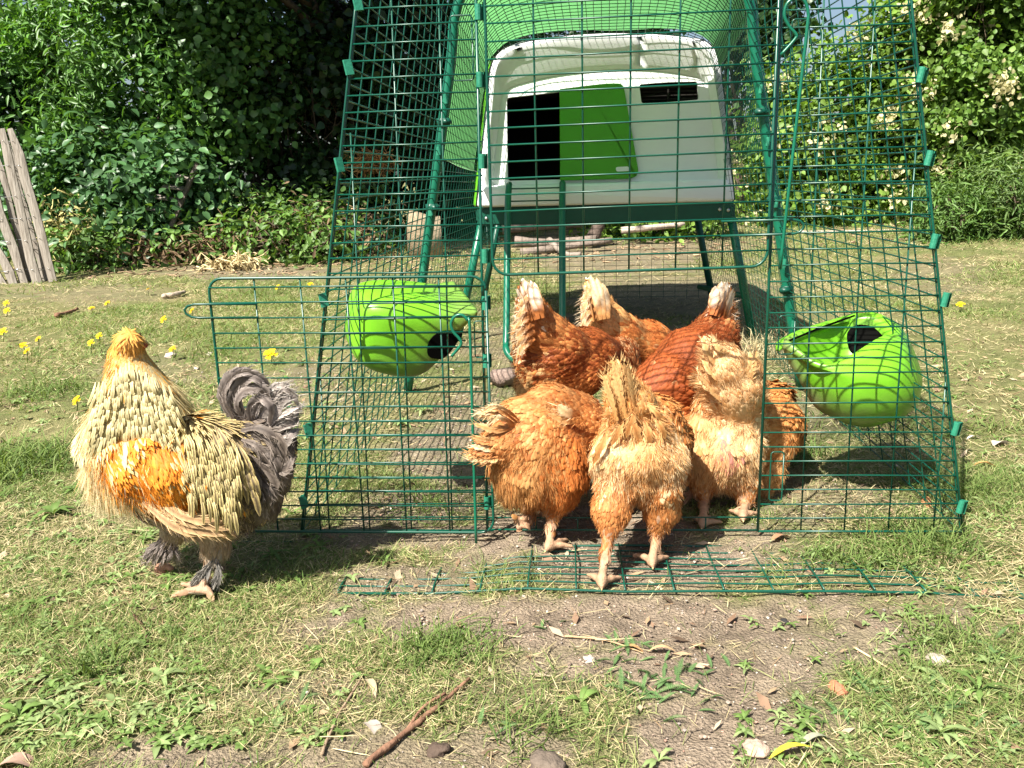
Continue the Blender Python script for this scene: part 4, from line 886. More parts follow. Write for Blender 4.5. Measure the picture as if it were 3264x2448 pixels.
P_ += chain((at(610, 1390, 1.29), .046), (at(625, 1480, 1.275), .046), (at(650, 1590, 1.275), .034), cols=[(.20, .145, .07), (.50, .40, .18)], fluff=1.5, sl=.06, fl=.064, fw=.0075, cb=(.74, .60, .28), lift=.03, feather=1.6)
P_ += chain((at(690, 1400, 1.30), .044), (at(715, 1470, 1.28), .048), (at(740, 1560, 1.285), .040), cols=[(.11, .080, .055), (.18, .13, .09)], fl=.056, fw=.016, cb=(.62, .48, .2), lift=.05)
P_ += chain((at(690, 1470, 1.34), .070), (at(790, 1450, 1.345), .066), (at(850, 1420, 1.35), .050), cols=GRY, fl=.044, fw=.026, edge=1.3)
P_ += chain((at(800, 1420, 1.33), .052), (at(830, 1500, 1.33), .056), (at(820, 1580, 1.33), .050), (at(790, 1630, 1.33), .036), cols=[(.10, .075, .06), (.19, .15, .115)], fl=.036, fw=.024, feather=.8, fluff=.6)
P_ += chain((at(780, 1370, 1.345), .040), (at(820, 1320, 1.35), .030), cols=GRY, fl=.05, fw=.026)
P_ += chain((at(520, 1575, 1.33), .064), (at(620, 1605, 1.33), .062), (at(720, 1615, 1.33), .054), cols=[(.34, .26, .18), (.50, .40, .29)], feather=.3, fluff=1.0, sl=.024)
P_ += chain((at(680, 1660, 1.31), .050), (at(690, 1735, 1.305), .032), (at(672, 1785, 1.30), .020), cols=[(.34, .25, .16), (.50, .38, .25)], feather=.3, fluff=1.0, sl=.026)
P_ += [pr(at(672, 1785, 1.30), FRs+V3(0, 0, .016), .014, .012, [(.30, .26, .20), (.46, .40, .32)], fluff=.8, feather=.2, k=.012)]+feet(FRs, -.9, 1.1, spread=(-52, -5, 45, 175), ln=(.042, .05, .042, .02))
P_ += chain((at(560, 1680, 1.35), .040), (at(525, 1735, 1.36), .022), cols=[(.34, .26, .18), (.50, .40, .28)], feather=.3, fluff=1.0)
RFT = at(518, 1800, 1.365); P_ += [pr(at(525, 1735, 1.36), RFT, .012, .009, SKIN, feather=0, fluff=.5, k=.01)]
for q in ((508, 1835), (520, 1850), (545, 1812), (500, 1815)): P_ += [pr(RFT, at(q[0], q[1], 1.36), .0075, .0055, [(.40, .20, .13), (.52, .28, .19)], feather=0, fluff=0, k=.004)]
RO1 = bird('rooster', 'buff rooster with orange shoulder and curled grey tail, on grass outside the gate', 'rooster', None, P_, FRs*[1, 1, 0], 17000, 14000, seed=21, shrink=.013, prof=(.55, .95, .8, .42, .02))
claws(RO1, FRs, -.9, 1.1, spread=(-52, -5, 45, 175), ln=(.042, .05, .042, .02))
head(RO1, at(416, 1096, 1.345), (.34, .93, -.05), .95, comb=False)
mb = MB()
for k in range(9):
    a = at(398+6*k, 1072-abs(k-4)*-2, 1.335+rng.random()*.015); tube(mb, [a, a+V3(.004*(rng.random()-.5), 0, .004), a+V3(.010*(rng.random()-.5), .004, .007)], [.003, .0032, .001], 6)
mb.build('comb', pmat('dark_rose_comb', (.03, .012, .010), (.10, .02, .014), .6, .3, 60, bump=.3, bscale=300), RO1)
rng = np.random.default_rng(5)
def rplumes(name, items, Y, w, cC, cE, rag=.12, up=(0, -1, .25), nu=5, fold=.14, merge=False, tw=.0):
    one = MB()
    for it in items:
        pts = [at(p[0], p[1], Y-(.012 if 0 < i < len(it)-1 else 0)-.006*rng.random()) for i, p in enumerate(it)]
        f = .70+.55*rng.random(); mb = one if merge else MB(); plume(mb, pts, w*(.8+.4*rng.random()), V3(*up)+rng.normal(size=3)*tw, np.array(cC)*f, np.array(cE)*f, nu, rag, fold)
        if not merge: mb.build(name, M_FEATH, RO1)
    if merge: one.build(name, M_FEATH, RO1)
TC, TE = (.14, .112, .097), (.33, .28, .25)
rplumes('sickle_feather', [[(745, 1340), (712, 1270), (735, 1205), (790, 1182), (848, 1208)], [(755, 1340), (722, 1275), (748, 1212), (800, 1192), (858, 1226)], [(765, 1340), (735, 1280), (765, 1222), (815, 1205), (862, 1250)], [(790, 1340), (760, 1280), (790, 1240), (838, 1240), (862, 1290)],
   [(800, 1350), (795, 1295), (830, 1268), (864, 1300), (862, 1360)], [(730, 1330), (703, 1265), (720, 1212), (758, 1186), (802, 1179)], [(780, 1345), (752, 1290), (775, 1248), (815, 1245), (846, 1282)]], 1.325, .0165, TC, TE, .3, tw=.35)
XX = ([[(800, 1380), (850, 1290), (905, 1240), (955, 1297)], [(810, 1390), (870, 1325), (915, 1268), (950, 1266)], [(820, 1400), (880, 1335), (930, 1305), (960, 1290)], [(820, 1410), (880, 1375), (930, 1345), (950, 1332)], [(830, 1420), (890, 1395), (925, 1385), (944, 1372)], [(800, 1370), (830, 1285), (870, 1232), (918, 1224)], [(810, 1385), (850, 1305), (890, 1250), (938, 1246)], [(825, 1405), (890, 1350), (935, 1322), (955, 1312)]])
rplumes('sickle_feather', XX+[[(x0+rng.normal()*9, y0+rng.normal()*9) for x0, y0 in q] for q in XX], 1.335, .0135, (.27, .225, .20), (.46, .41, .365), .35, tw=.4)
XX = ([[(800, 1390), (855, 1400), (885, 1450), (870, 1505)], [(790, 1420), (850, 1440), (890, 1490), (880, 1545)], [(770, 1440), (830, 1480), (870, 1530), (862, 1575)], [(820, 1380), (870, 1380), (905, 1420), (902, 1475)], [(840, 1470), (890, 1500), (915, 1480), (925, 1440)], [(800, 1500), (850, 1545), (868, 1590), (850, 1625)], [(760, 1480), (800, 1540), (830, 1590), (822, 1630)], [(770, 1400), (820, 1420), (850, 1470), (845, 1520)], [(780, 1380), (840, 1375), (880, 1400), (892, 1450)], [(790, 1520), (840, 1570), (850, 1610), (836, 1640)], [(740, 1440), (790, 1490), (815, 1540), (808, 1590)]])
rplumes('tail_covert', XX+[[(x0+rng.normal()*10, y0+rng.normal()*10) for x0, y0 in q] for q in XX], 1.272, .0145, (.085, .066, .055), (.22, .18, .15), .35, tw=.35)
its = []
for k in range(170):
    x = 585+k*.95+rng.normal()*5; y = 1365+rng.random()*190+k*.3; l = 70+rng.random()*60; its.append([(x, y), (x+14, y+l*.5), (x+18+rng.normal()*6, y+l)])
rplumes('saddle_hackle', its, 1.240, .0058, (.13, .09, .045), (.80, .66, .30), .1, nu=7, merge=True, fold=.12)
its = []
for k in range(60):
    x = 680+k*1.8+rng.normal()*6; y = 1345+k*1.6+rng.random()*90; l = 80+rng.random()*50; its.append([(x, y), (x+24, y+l*.5), (x+38, y+l)])
rplumes('saddle_hackle', its, 1.250, .0095, (.11, .08, .06), (.62, .48, .2), .1, nu=7, merge=True, fold=.12)
rplumes('wing_feather', [[(470, 1560), (580, 1645), (720, 1665)], [(465, 1575), (580, 1660), (735, 1690)], [(460, 1590), (575, 1675), (715, 1708)], [(455, 1600), (560, 1680), (680, 1712)]], 1.246, .0125, (.30, .18, .09), (.60, .42, .22), .3, tw=.3)
its = []
for k in range(330):
    a = rng.random(); x = 305+a*240+rng.normal()*10; y = 1150+abs(a-.45)*150+rng.random()*175; l = 70+rng.random()*40; its.append([(x, y), (x+(a-.4)*26, y+l*.5), (x+(a-.4)*70, y+l)])
rplumes('hackle', its, 1.256, .0052, (.46, .38, .19), (.74, .64, .35), .1, nu=7, merge=True, fold=.1)
its = [[(545, 1715), (505, 1745), (465, 1790)], [(540, 1720), (510, 1760), (482, 1800)], [(550, 1725), (525, 1765), (500, 1798)], [(535, 1712), (490, 1738), (455, 1772)], [(560, 1735), (560, 1765), (555, 1790)], [(548, 1730), (540, 1765), (528, 1795)]]
its = its+[[(x0+rng.normal()*8, y0+rng.normal()*5) for x0, y0 in q] for q in its]*2
rplumes('boot_feather', its, 1.345, .010, (.15, .12, .105), (.27, .225, .2), .9, tw=.5)
its = [[(672, 1790), (640, 1840), (612, 1890)], [(680, 1790), (655, 1840), (632, 1892)], [(690, 1790), (690, 1840), (668, 1888)], [(668, 1800), (632, 1850), (622, 1880)]]
its = its+[[(x0+rng.normal()*8, y0+rng.normal()*5) for x0, y0 in q] for q in its]*3
rplumes('boot_feather', its, 1.285, .010, (.09, .085, .08), (.24, .22, .19), .9, tw=.5)

# ------------------------------------------------------------------ grass, weeds, litter
rng = np.random.default_rng(99)
def scatter(n, ylo, yhi, pw=1.0, xm=.64, x0=.12):
    """ground points, spread evenly over the visible wedge between two distances"""
    y = (ylo**(1+pw)+rng.random(n)*(yhi**(1+pw)-ylo**(1+pw)))**(1/(1+pw)); x = (rng.random(n)*2-1)*(x0+xm*y)
    return x, y
def blades(mb, x, y, ln, wd, lean, c0, c1, zoff=0.0, curl=.45):
    n = len(x); P = np.stack([x, y, gz(x, y)+zoff], 1); a = rng.random(n)*2*math.pi; l = lean
    D = np.stack([np.cos(a)*np.sin(l), np.sin(a)*np.sin(l), np.cos(l)], 1); S = np.stack([-np.sin(a), np.cos(a), 0*a], 1)
    tw = (rng.random(n)-.5)[:, None]*1.4; S = nrm(S+np.cross(D, S)*tw)
    ln = ln[:, None]; wd = np.broadcast_to(wd, (n,))[:, None]
    hor = np.stack([np.cos(a), np.sin(a), 0*a-.25], 1)
    p1 = P+D*ln*.5+hor*ln*.04; p2 = P+D*ln*(1-curl*.35)+hor*ln*curl*.45; p2[:, 2] = np.maximum(p2[:, 2], P[:, 2]+.002)
    V = np.stack([P-S*wd*.4, P+S*wd*.4, p1-S*wd*.5, p1+S*wd*.5, p2], 1).reshape(-1, 3)
    u = rng.random((n, 1)); col = (np.array(c0)*(1-u)+np.array(c1)*u)*(.8+.4*rng.random((n, 1)))
    b = np.arange(n)[:, None]*5
    mb.add(V, [b+np.array([[0, 1, 3, 2]]), b+np.array([[2, 3, 4]])], np.repeat(col, 5, 0))
G1, G2, G3 = (.075, .135, .028), (.18, .235, .070), (.31, .32, .14)
ST1, ST2 = (.38, .31, .16), (.56, .48, .28)
BR1, BR2 = (.16, .10, .055), (.30, .20, .11)
BIRDFEET = np.array([[.14, 1.27], [.23, 1.34], [.06, 1.41], [.35, 1.49], [.43, 1.52], [-.5, 1.28]])
def cull(x, y, p): 
    k = rng.random(len(x)) < p; return x[k], y[k]
def patch(x, y, s): return fbm(x*s, y*s, int(s*10)+1, 3)
green = MB(); dry = MB()
for (n, lo, hi, lmu, w) in ((130000, .72, 2.0, .020, .0012), (90000, 2.0, 5.2, .034, .0026), (60000, 5.2, 11, .060, .0046)):
    x, y = scatter(n, lo, hi); b = bare_at(x, y); pt = patch(x, y, 3.1 if lo < 2 else 1.2)
    px, py = topix(np.stack([x, y, 0*x], -1))
    left = 1-sst(900, 1700, px)*(py > 1700); dens = np.clip(1-b*1.15, 0, 1)**1.5*(.30+.9*sst(.35, .65, pt))*(.75+.45*left)+.012
    if lo >= 2: dens *= .42+.85*sst(.40, .62, pt)
    x1, y1 = cull(x, y, dens); n1 = len(x1)
    p1 = patch(x1, y1, 3.1 if lo < 2 else 1.2)
    tall = (.55+1.0*sst(.48, .75, p1)); gcol = rng.random(n1)
    k = gcol < .55
    blades(green, x1[k], y1[k], lmu*tall[k]*(.6+.9*rng.random(k.sum())), w, .45+rng.random(k.sum())*1.0, G1, G2)
    blades(green, x1[~k], y1[~k], lmu*tall[~k]*(.6+.9*rng.random((~k).sum())), w, .6+rng.random((~k).sum())*.95, G2, G3)
    x, y = scatter(int(n*(.70 if lo < 2 else .62)), lo, hi); b = bare_at(x, y); pt = patch(x, y, 4.3); x2, y2 = cull(x, y, np.clip(np.clip(1-b*1.05, 0, 1)**1.0*(.25+.8*sst(.38, .7, pt))*(.85 if lo < 2 else 1), .035, 1))
    n2 = len(x2); blades(dry, x2, y2, lmu*(1.0 if lo < 2 else .75)*(.4+1.1*rng.random(n2)), w*.7, 1.05+rng.random(n2)*.52, ST1, ST2, .003, .1)
    x2, y2 = x2[::7], y2[::7]; n2 = len(x2); blades(dry, x2+.01, y2, lmu*1.0*(.5+1.1*rng.random(n2)), w*.9, 1.2+rng.random(n2)*.37, BR1, BR2, .002, .1)
x, y = scatter(650, .75, 2.4); n = len(x); blades(dry, x, y, .025+.05*rng.random(n)**2, .0013, 1.40+rng.random(n)*.14, ST1, ST2, .006, .05)
# lush tufts
def tuftpts(px, py, rx, ry, n): 
    c = gnd(px, py); a = gnd(px+rx, py); b = gnd(px, py-ry); q = rng.normal(size=(n, 2))*.55
    return c[0]+q[:, 0]*abs(a[0]-c[0]), c[1]+q[:, 1]*abs(b[1]-c[1])
TUFTS = [(1400, 2065, 170, 60, 700, .036), (2950, 1730, 160, 60, 700, .06), (2750, 1790, 230, 40, 500, .045), (60, 1480, 160, 60, 900, .075), (1360, 1600, 130, 50, 300, .04), (700, 1120, 120, 35, 400, .07), (130, 1250, 160, 35, 500, .06), (2520, 1450, 130, 40, 300, .05), (300, 2130, 90, 40, 200, .06), (1690, 2330, 150, 60, 90, .055), (2990, 2030, 90, 40, 90, .045), (820, 940, 120, 30, 400, .09), (1480, 960, 80, 30, 200, .08), (3080, 1560, 160, 60, 500, .06)]
for (px, py, rx, ry, n, l) in TUFTS:
    x, y = tuftpts(px, py, rx, ry, n); blades(green, x, y, l*(.4+.9*rng.random(n)), .0018*(1 if py > 1500 else 1.6), .25+rng.random(n)*1.15, G1, G2, 0, .6)
x, y = tuftpts(2480, 1120, 120, 50, 500); blades(dry, x, y, .10*(.4+rng.random(500)), .0022, .3+rng.random(500)*1.1, ST1, ST2, 0, .7)
tag(green.build('grass', M_GRASS), kind='stuff'); tag(dry.build('dry_grass', M_DRY), kind='stuff')
# broad leaved weeds
def leafblade(mb, P, D, N, ln, wd, col, lobes=0, curl=.25):
    m = 7; v = np.linspace(0, 1, m); prof = np.sin(np.clip(v**.85, 0, 1)*math.pi)**.7; prof[0] = .12; prof[-1] = .02
    if lobes: prof = prof*(1-.42*(np.arange(m) % 2))*(.4+.8*v)
    D = nrm(D); N = nrm(N-D*(N@D)); B = np.cross(N, D)
    S = P+D*(v*ln)[:, None]+N*((.18*np.sin(v*math.pi)-curl*v*v)*ln)[:, None]
    V = np.stack([S-B*(prof*wd*.5)[:, None]+N*(.10*wd*prof)[:, None], S, S+B*(prof*wd*.5)[:, None]+N*(.10*wd*prof)[:, None]], 1).reshape(-1, 3)
    i = (np.arange(m-1)[:, None]*3+np.arange(2)[None]).ravel(); C = np.tile(np.array(col), (m*3, 1)); C[1::3] *= 1.25
    mb.add(V, np.stack([i, i+1, i+4, i+3], 1), C)
weeds = MB()
def rosette(x, y, n, l, w, lob, col):
    z = float(gz(x, y)); a0 = rng.random()*6.28
    for k in range(n):
        a = a0+k*6.283/n+rng.normal()*.25; e = .15+.5*rng.random(); D = V3(math.cos(a)*math.cos(e), math.sin(a)*math.cos(e), math.sin(e))
        leafblade(weeds, V3(x, y, z+.002), D, V3(0, 0, 1), l*(.6+.6*rng.random()), w*(.7+.5*rng.random()), np.array(col)*(.75+.5*rng.random()), lob, .15+.35*rng.random())
def pxw(lst):
    for (px, py, n, l, w, lob) in lst:
        g = gnd(px, py); rosette(g[0], g[1], n, l*(.44 if l < .05 else .52), w*.50, lob, (.12, .19, .05) if rng.random() < .5 else (.21, .28, .11))
for _ in range(760):
    px, py = rng.random()*1150, 1480+rng.random()*900
    if rng.random() < .25+.75*(px < 650) and not (py < 1680 and px > 700):
        pxw([(px, py, rng.integers(3, 7), .020+.026*rng.random(), .010+.010*rng.random(), int(rng.random() < .5))])
for _ in range(330):
    px, py = 2350+rng.random()*900, 1700+rng.random()*740
    if px > 2900 or py > 2250 or rng.random() < .3:
        pxw([(px, py, rng.integers(3, 7), .020+.024*rng.random(), .007+.008*rng.random(), int(rng.random() < .6))])
for _ in range(160): pxw([(rng.random()*1100, 1000+rng.random()*480, rng.integers(3, 6), .03+.03*rng.random(), .011+.01*rng.random(), 0)])
for _ in range(120): pxw([(2950+rng.random()*310, 1150+rng.random()*560, rng.integers(3, 6), .03+.03*rng.random(), .011+.01*rng.random(), 1)])
pxw([(870, 1770, 6, .075, .026, 1), (1020, 1740, 6, .07, .024, 1), (1230, 1790, 4, .06, .018, 1), (930, 1850, 5, .06, .02, 1), (170, 1640, 7, .08, .028, 0), (300, 1600, 6, .08, .03, 0), (120, 1930, 6, .07, .026, 1), (60, 2280, 5, .075, .03, 1), (400, 2060, 5, .06, .022, 0), (520, 2160, 5, .06, .02, 0), (1850, 2235, 4, .055, .02, 0), (2100, 2420, 5, .05, .018, 1), (2800, 1800, 6, .06, .02, 1), (2600, 1770, 5, .06, .018, 1), (3120, 2200, 6, .07, .022, 1), (3000, 2330, 6, .06, .022, 1), (2960, 2150, 5, .05, .02, 0), (1350, 1310, 6, .07, .024, 0), (1280, 1350, 6, .07, .024, 0), (240, 1560, 6, .07, .028, 0), (930, 1640, 6, .06, .022, 1)])
tag(weeds.build('weeds', M_GRASS), kind='stuff')
# feathery yarrow
yar = MB()
def frond(P, a, l, col):
    e = .25+.5*rng.random(); D = V3(math.cos(a)*math.cos(e), math.sin(a)*math.cos(e), math.sin(e)); N = V3(0, 0, 1); B = nrm(np.cross(N, D)); k = 15
    v = np.linspace(.12, 1, k); S = P+D*(v*l)[:, None]-V3(0, 0, 1)*(v*v*l*.22)[:, None]; Vs, Fs = [], []
    for i in range(k):
        w = l*.17*math.sin(v[i]**.8*math.pi*.93+.12)
        for s in (-1, 1):
            for j in range(3):
                t = nrm(B*s+D*(.35+.35*(j-1))+V3(0, 0, .25+.3*rng.random())); q = S[i]; n = D*.00055
                b = len(Vs); Vs += [q-n, q+n, q+t*w*(1-.25*abs(j-1))]; Fs.append([b, b+1, b+2])
    yar.add(np.array(Vs), np.array(Fs), np.array(col)*(.8+.4*rng.random())); tube(yar, [P, S[k//2], S[-1]], [.0009, .0007, .0003], 4, np.array(col)*.9)
for (px, py, rx, ry, n) in ((2090, 2150, 190, 45, 34), (2120, 2220, 120, 50, 22), (1990, 2080, 90, 30, 10), (2760, 2190, 40, 30, 8), (2990, 2300, 130, 70, 26), (1720, 1990, 60, 20, 4), (1560, 2320, 60, 30, 5), (3150, 2080, 80, 60, 12), (2650, 2290, 70, 30, 8), (900, 2240, 60, 30, 5)):
    for _ in range(n):
        g = gnd(px+rng.normal()*rx*.6, py+rng.normal()*ry*.6); g[2] = float(gz(g[0], g[1])); frond(g, rng.random()*6.28, .020+.022*rng.random(), (.12, .215, .075))
tag(yar.build('yarrow', M_GRASS), kind='stuff')
# grit, chips and leaf litter on the bare soil
def icos():
    bm = bmesh.new(); bmesh.ops.create_icosphere(bm, subdivisions=1, radius=1); V = np.array([v.co[:] for v in bm.verts]); F = np.array([[v.index for v in f.verts] for f in bm.faces]); bm.free(); return V, F
IV, IF = icos()
grit = MB(); x, y = scatter(30000, .75, 3.0); x, y = cull(x, y, bare_at(x, y)**1.2); n = len(x)
s = .0009+.0020*rng.random(n)**5+.0003*y; V = IV[None]*(s[:, None]*(.7+.6*rng.random((n, 3))))[:, None]*(1+.25*(rng.random((n, 12, 1))-.5)); V[..., 2] *= .6
V += np.stack([x, y, gz(x, y)+.001+s*.2], 1)[:, None]; pal = np.array([[.38, .31, .25], [.50, .45, .38], [.34, .25, .19], [.22, .17, .13], [.46, .27, .20], [.28, .24, .21]]); C = pal[rng.choice(6, n, p=[.20, .06, .26, .30, .06, .12])]*(.8+.4*rng.random((n, 1)))
grit.add(V.reshape(-1, 3), (np.arange(n)[:, None, None]*12+IF[None]).reshape(-1, 3), np.repeat(C, 12, 0)); tag(grit.build('gravel', M_STONE, smooth=False), kind='stuff')
lit = MB(); x, y = scatter(2600, .75, 3.2); x, y = cull(x, y, .35+.5*bare_at(x, y)); 
for i in range(len(x)):
    a = rng.random()*6.28; l = (.004+.010*rng.random()**2)*(1+.3*y[i]); c = np.array([(.36, .25, .15), (.22, .14, .09), (.48, .38, .26), (.13, .09, .06)][rng.integers(4)])
    D = V3(math.cos(a), math.sin(a), .25*rng.normal()); B = V3(-math.sin(a), math.cos(a), .3*rng.normal()); P = V3(x[i], y[i], float(gz(x[i], y[i]))+.004); w = l*(.15+.35*rng.random())
    lit.add([P-D*l, P-B*w+V3(0, 0, .001), P+D*l, P+B*w], np.array([[0, 1, 2, 3]]), c)
tag(lit.build('leaf_litter', M_DRY), kind='stuff')

# ------------------------------------------------------------------ single small things on the ground
def stick(label, pts, r, cat='stick', name='stick', col=(.22, .12, .075), fork=None):
    P = np.array([gnd(*p) for p in pts]); P[:, 2] = gz(P[:, 0], P[:, 1])+np.array(r).max()*.9+.003; S = smooth_path(P, 6); n = len(S); S[:, :2] += (rng.random((n, 2))-.5)*r*.5
    mb = MB(); rr = r*np.linspace(1, .55, n)*(.8+.4*rng.random(n)); c = np.array(col); tube(mb, S, rr, 8, c)
    if fork: Q = np.array([gnd(*p) for p in fork]); Q[:, 2] = gz(Q[:, 0], Q[:, 1])+r+.004; tube(mb, smooth_path(Q, 4), r*.5, 6, c*1.1)
    tag(mb.build(name, M_BARK, loc=P[0]), label, cat)
stick('long reddish brown stick lying on the soil at the bottom edge', [(1165, 2448), (1290, 2340), (1400, 2250), (1495, 2165)], .0042, fork=[(1300, 2330), (1350, 2260), (1420, 2215)])
stick('thin straight grey twig just left of the long reddish stick', [(1025, 2405), (1075, 2290), (1150, 2165)], .0022, 'twig', 'twig', (.28, .2, .13))
stick('short dark bent twig stuck in the grass below the rooster', [(425, 1965), (455, 2000), (472, 2045)], .0032, 'twig', 'twig', (.12, .075, .045))
stick('dry curved stem on the soil below the wire skirt', [(1800, 2030), (1930, 2040), (2050, 2085)], .0018, 'twig', 'twig', (.40, .28, .16))
stick('pale straw stem crossing the bare soil on the right', [(2720, 2060), (2830, 2130), (2890, 2170)], .0016, 'straw', 'straw', (.52, .42, .24))
stick('brown bark strip lying in dry grass left of the rooster head', [(180, 1015), (215, 1003), (250, 990)], .012, 'bark', 'bark_strip')
stick('pale flat piece of wood in the grass above the rooster', [(520, 950), (560, 945), (588, 938)], .018, 'wood piece', 'wood_piece', (.42, .34, .26))
def rock(label, px, py, s, col, name='stone', cat='stone', sq=(1, 1, .6)):
    bm = bmesh.new(); bmesh.ops.create_icosphere(bm, subdivisions=3, radius=1); V = np.array([v.co[:] for v in bm.verts]); F = np.array([[v.index for v in f.verts] for f in bm.faces]); bm.free()
    q = rng.random()*50; V *= (1+1.1*(fbm(V[:, 0]*1.3+q, V[:, 1]*1.3+V[:, 2]*1.7, 5, 3)-.5))[:, None]*np.array(sq)*s
    g = gnd(px, py); g[2] = float(gz(g[0], g[1]))+s*sq[2]*.45; mb = MB(); mb.add(V+g, F, col); tag(mb.build(name, M_STONE, loc=g), label, cat)
rock('pale flat stone in the grass right of the rooster head', 545, 1135, .020, (.44, .37, .30)); rock('small cream stone close to the open gate edge', 668, 1128, .013, (.46, .40, .33))
rock('orange red brick chip on the bare soil on the right', 2672, 2187, .011, (.42, .16, .09), 'brick_chip', 'brick chip'); rock('whitish stone at the right edge of the bare soil', 2990, 2105, .013, (.42, .35, .29)); rock('pinkish pale stone above the yellow leaf', 2408, 2395, .014, (.42, .30, .23)); rock('small off white stone in the soil below the skirt', 1878, 2098, .008, (.44, .37, .30)); rock('dark brown clod on soil beside the long reddish stick', 1395, 2385, .013, (.085, .06, .045), 'soil_clod', 'clod'); rock('grey brown stone cut off by the bottom edge', 1740, 2435, .020, (.14, .11, .085)); rock('dark charcoal pebble on the bare soil right of centre', 2500, 1968, .006, (.03, .028, .028)); rock('pale pebble left of the upper stone in the grass', 625, 1175, .010, (.42, .36, .3))
mb = MB(); bc = gnd(1612, 1222); bc[2] = .022; box(mb, bc, .085, .06, .046, np.array([[math.cos(.5), math.sin(.5), 0], [-math.sin(.5), math.cos(.5), 0], [0, 0, 1]]), (.24, .175, .145), .006); tag(mb.build('brick', M_STONE, loc=bc), 'grey pink half brick at the foot of the ladder rail', 'brick')
def fallen(label, px, py, l, w, ang, col, cur=.3, tilt=.25):
    g = gnd(px, py); g[2] = float(gz(g[0], g[1]))+.004; mb = MB(); a = math.radians(ang); D = V3(math.cos(a), math.sin(a), .05)
    B = V3(-math.sin(a), math.cos(a), 0); leafblade(mb, g-D*l*.5, D, V3(0, 0, 1)+B*tilt, l, w, col, 0, cur-.2); tag(mb.build('fallen_leaf', M_DRY, loc=g), label, 'leaf')
fallen('bright yellow fallen leaf at the bottom edge', 2520, 2418, .052, .012, 8, (.62, .50, .05), .1); fallen('orange brown curled leaf at the right below the right feeder', 3150, 1490, .06, .030, -20, (.58, .30, .11), .5); fallen('tan curled leaf on the yarrow below the skirt', 2020, 2072, .034, .012, -15, (.46, .27, .12), .4); fallen('pale tan leaf right of the tan curled leaf', 2110, 2080, .038, .013, -8, (.52, .34, .18), .2)
fallen('long cream dry leaf left of the long reddish stick', 1180, 2190, .045, .012, -60, (.46, .37, .24)); fallen('greyish white dry leaf beside the long stick', 1190, 2320, .036, .020, -40, (.44, .38, .32), .6); fallen('brown leaf on the soil in front of the right panel', 2490, 1720, .04, .02, 20, (.34, .19, .11)); fallen('rust brown leaf upright in grass behind the right panel', 2960, 1600, .045, .018, 80, (.40, .20, .09), .1, .8); fallen('dull pink brown dry leaf at the bottom left', 60, 2430, .05, .03, 10, (.36, .24, .18), .5); fallen('pale curled leaves at the right edge beside the run', 3190, 1410, .06, .03, 30, (.52, .44, .36), .6); fallen('white feather like leaf right of the side mesh', 3105, 1395, .04, .014, 10, (.56, .52, .46)); fallen('grey green leaf above the yellow leaf', 2600, 2370, .045, .012, 20, (.34, .35, .24))
FLW = [(20, 966, 'yellow flower at the left edge beside the fence foot'), (22, 990, 'yellow flower just under the one at the left edge'), (75, 1100, 'larger yellow flower low at the left, upper of a pair'), (86, 1118, 'yellow flower low at the left, lower of a pair'), (10, 1056, 'small yellow flower cut by the left edge'), (292, 982, 'yellow flower far left, lower of two below the hedge'), (342, 966, 'yellow flower far left, upper right of two below the hedge'), (290, 1092, 'yellow flower just left of the rooster head'), (316, 1070, 'yellow flower above left of the rooster head'), (521, 1018, 'yellow flower right above the rooster in a green tuft'), (550, 1112, 'yellow flower right of the rooster head near the pale stone'), (612, 990, 'yellow flower inside the latch loop of the open gate'), (472, 922, 'yellow flower above the rooster near the dead brush'), (863, 1128, 'big yellow flower seen through the open gate'), (244, 1276, 'yellow flower half hidden by the rooster neck'), (990, 905, 'yellow flower behind the gate top bar'), (885, 915, 'orange yellow flower behind the gate, further left'), (3062, 970, 'yellow flower right of the run on the lawn'), (122, 1080, 'tiny yellow flower between the fence and the rooster')]
for px, py, lb in FLW:
    d = 3.0 if py < 1000 else 1.0
    base = gnd(px, py+ (20 if py < 1050 else 34)); base[2] = float(gz(base[0], base[1])); topp = at(px, py, base[1]); sc = (.017 if py > 1060 else .021)*(1.5 if px == 863 else .9)
    t = thing('flower', base, lb, 'flower', 'yellow flowers in the lawn'); mb = MB(); tube(mb, [base, (base+topp)/2+V3(.003, 0, 0), topp], [.0016, .0013, .0012], 5, (.09, .15, .03)); mb.build('stem', M_GRASS, t)
    mb = MB(); nn = nrm(V3(.2*rng.normal()-.2, -.5+.2*rng.normal(), .8)); e1 = nrm(np.cross(nn, V3(1, .1, 0))); e2 = np.cross(nn, e1)
    for k in range(22):
        a = k*2.399; l = sc*(.62+.38*(k % 2)); dd = e1*math.cos(a)+e2*math.sin(a); bb = -e1*math.sin(a)+e2*math.cos(a); w = sc*.17; z = nn*sc*(.05+.25*((k+1) % 2))
        mb.add([topp+bb*w*.3, topp-bb*w*.3, topp+dd*l-bb*w+z, topp+dd*l*1.08+z, topp+dd*l+bb*w+z], [np.array([[0, 1, 2, 3]]), np.array([[0, 3, 4]])], (.80, .56, .015))
    mb.build('petals', M_PETAL, t); mb = MB(); tube(mb, [topp, topp+nn*sc*.22], [sc*.3, sc*.22], 8, (.66, .40, .02)); mb.build('flower_centre', M_PETAL, t)

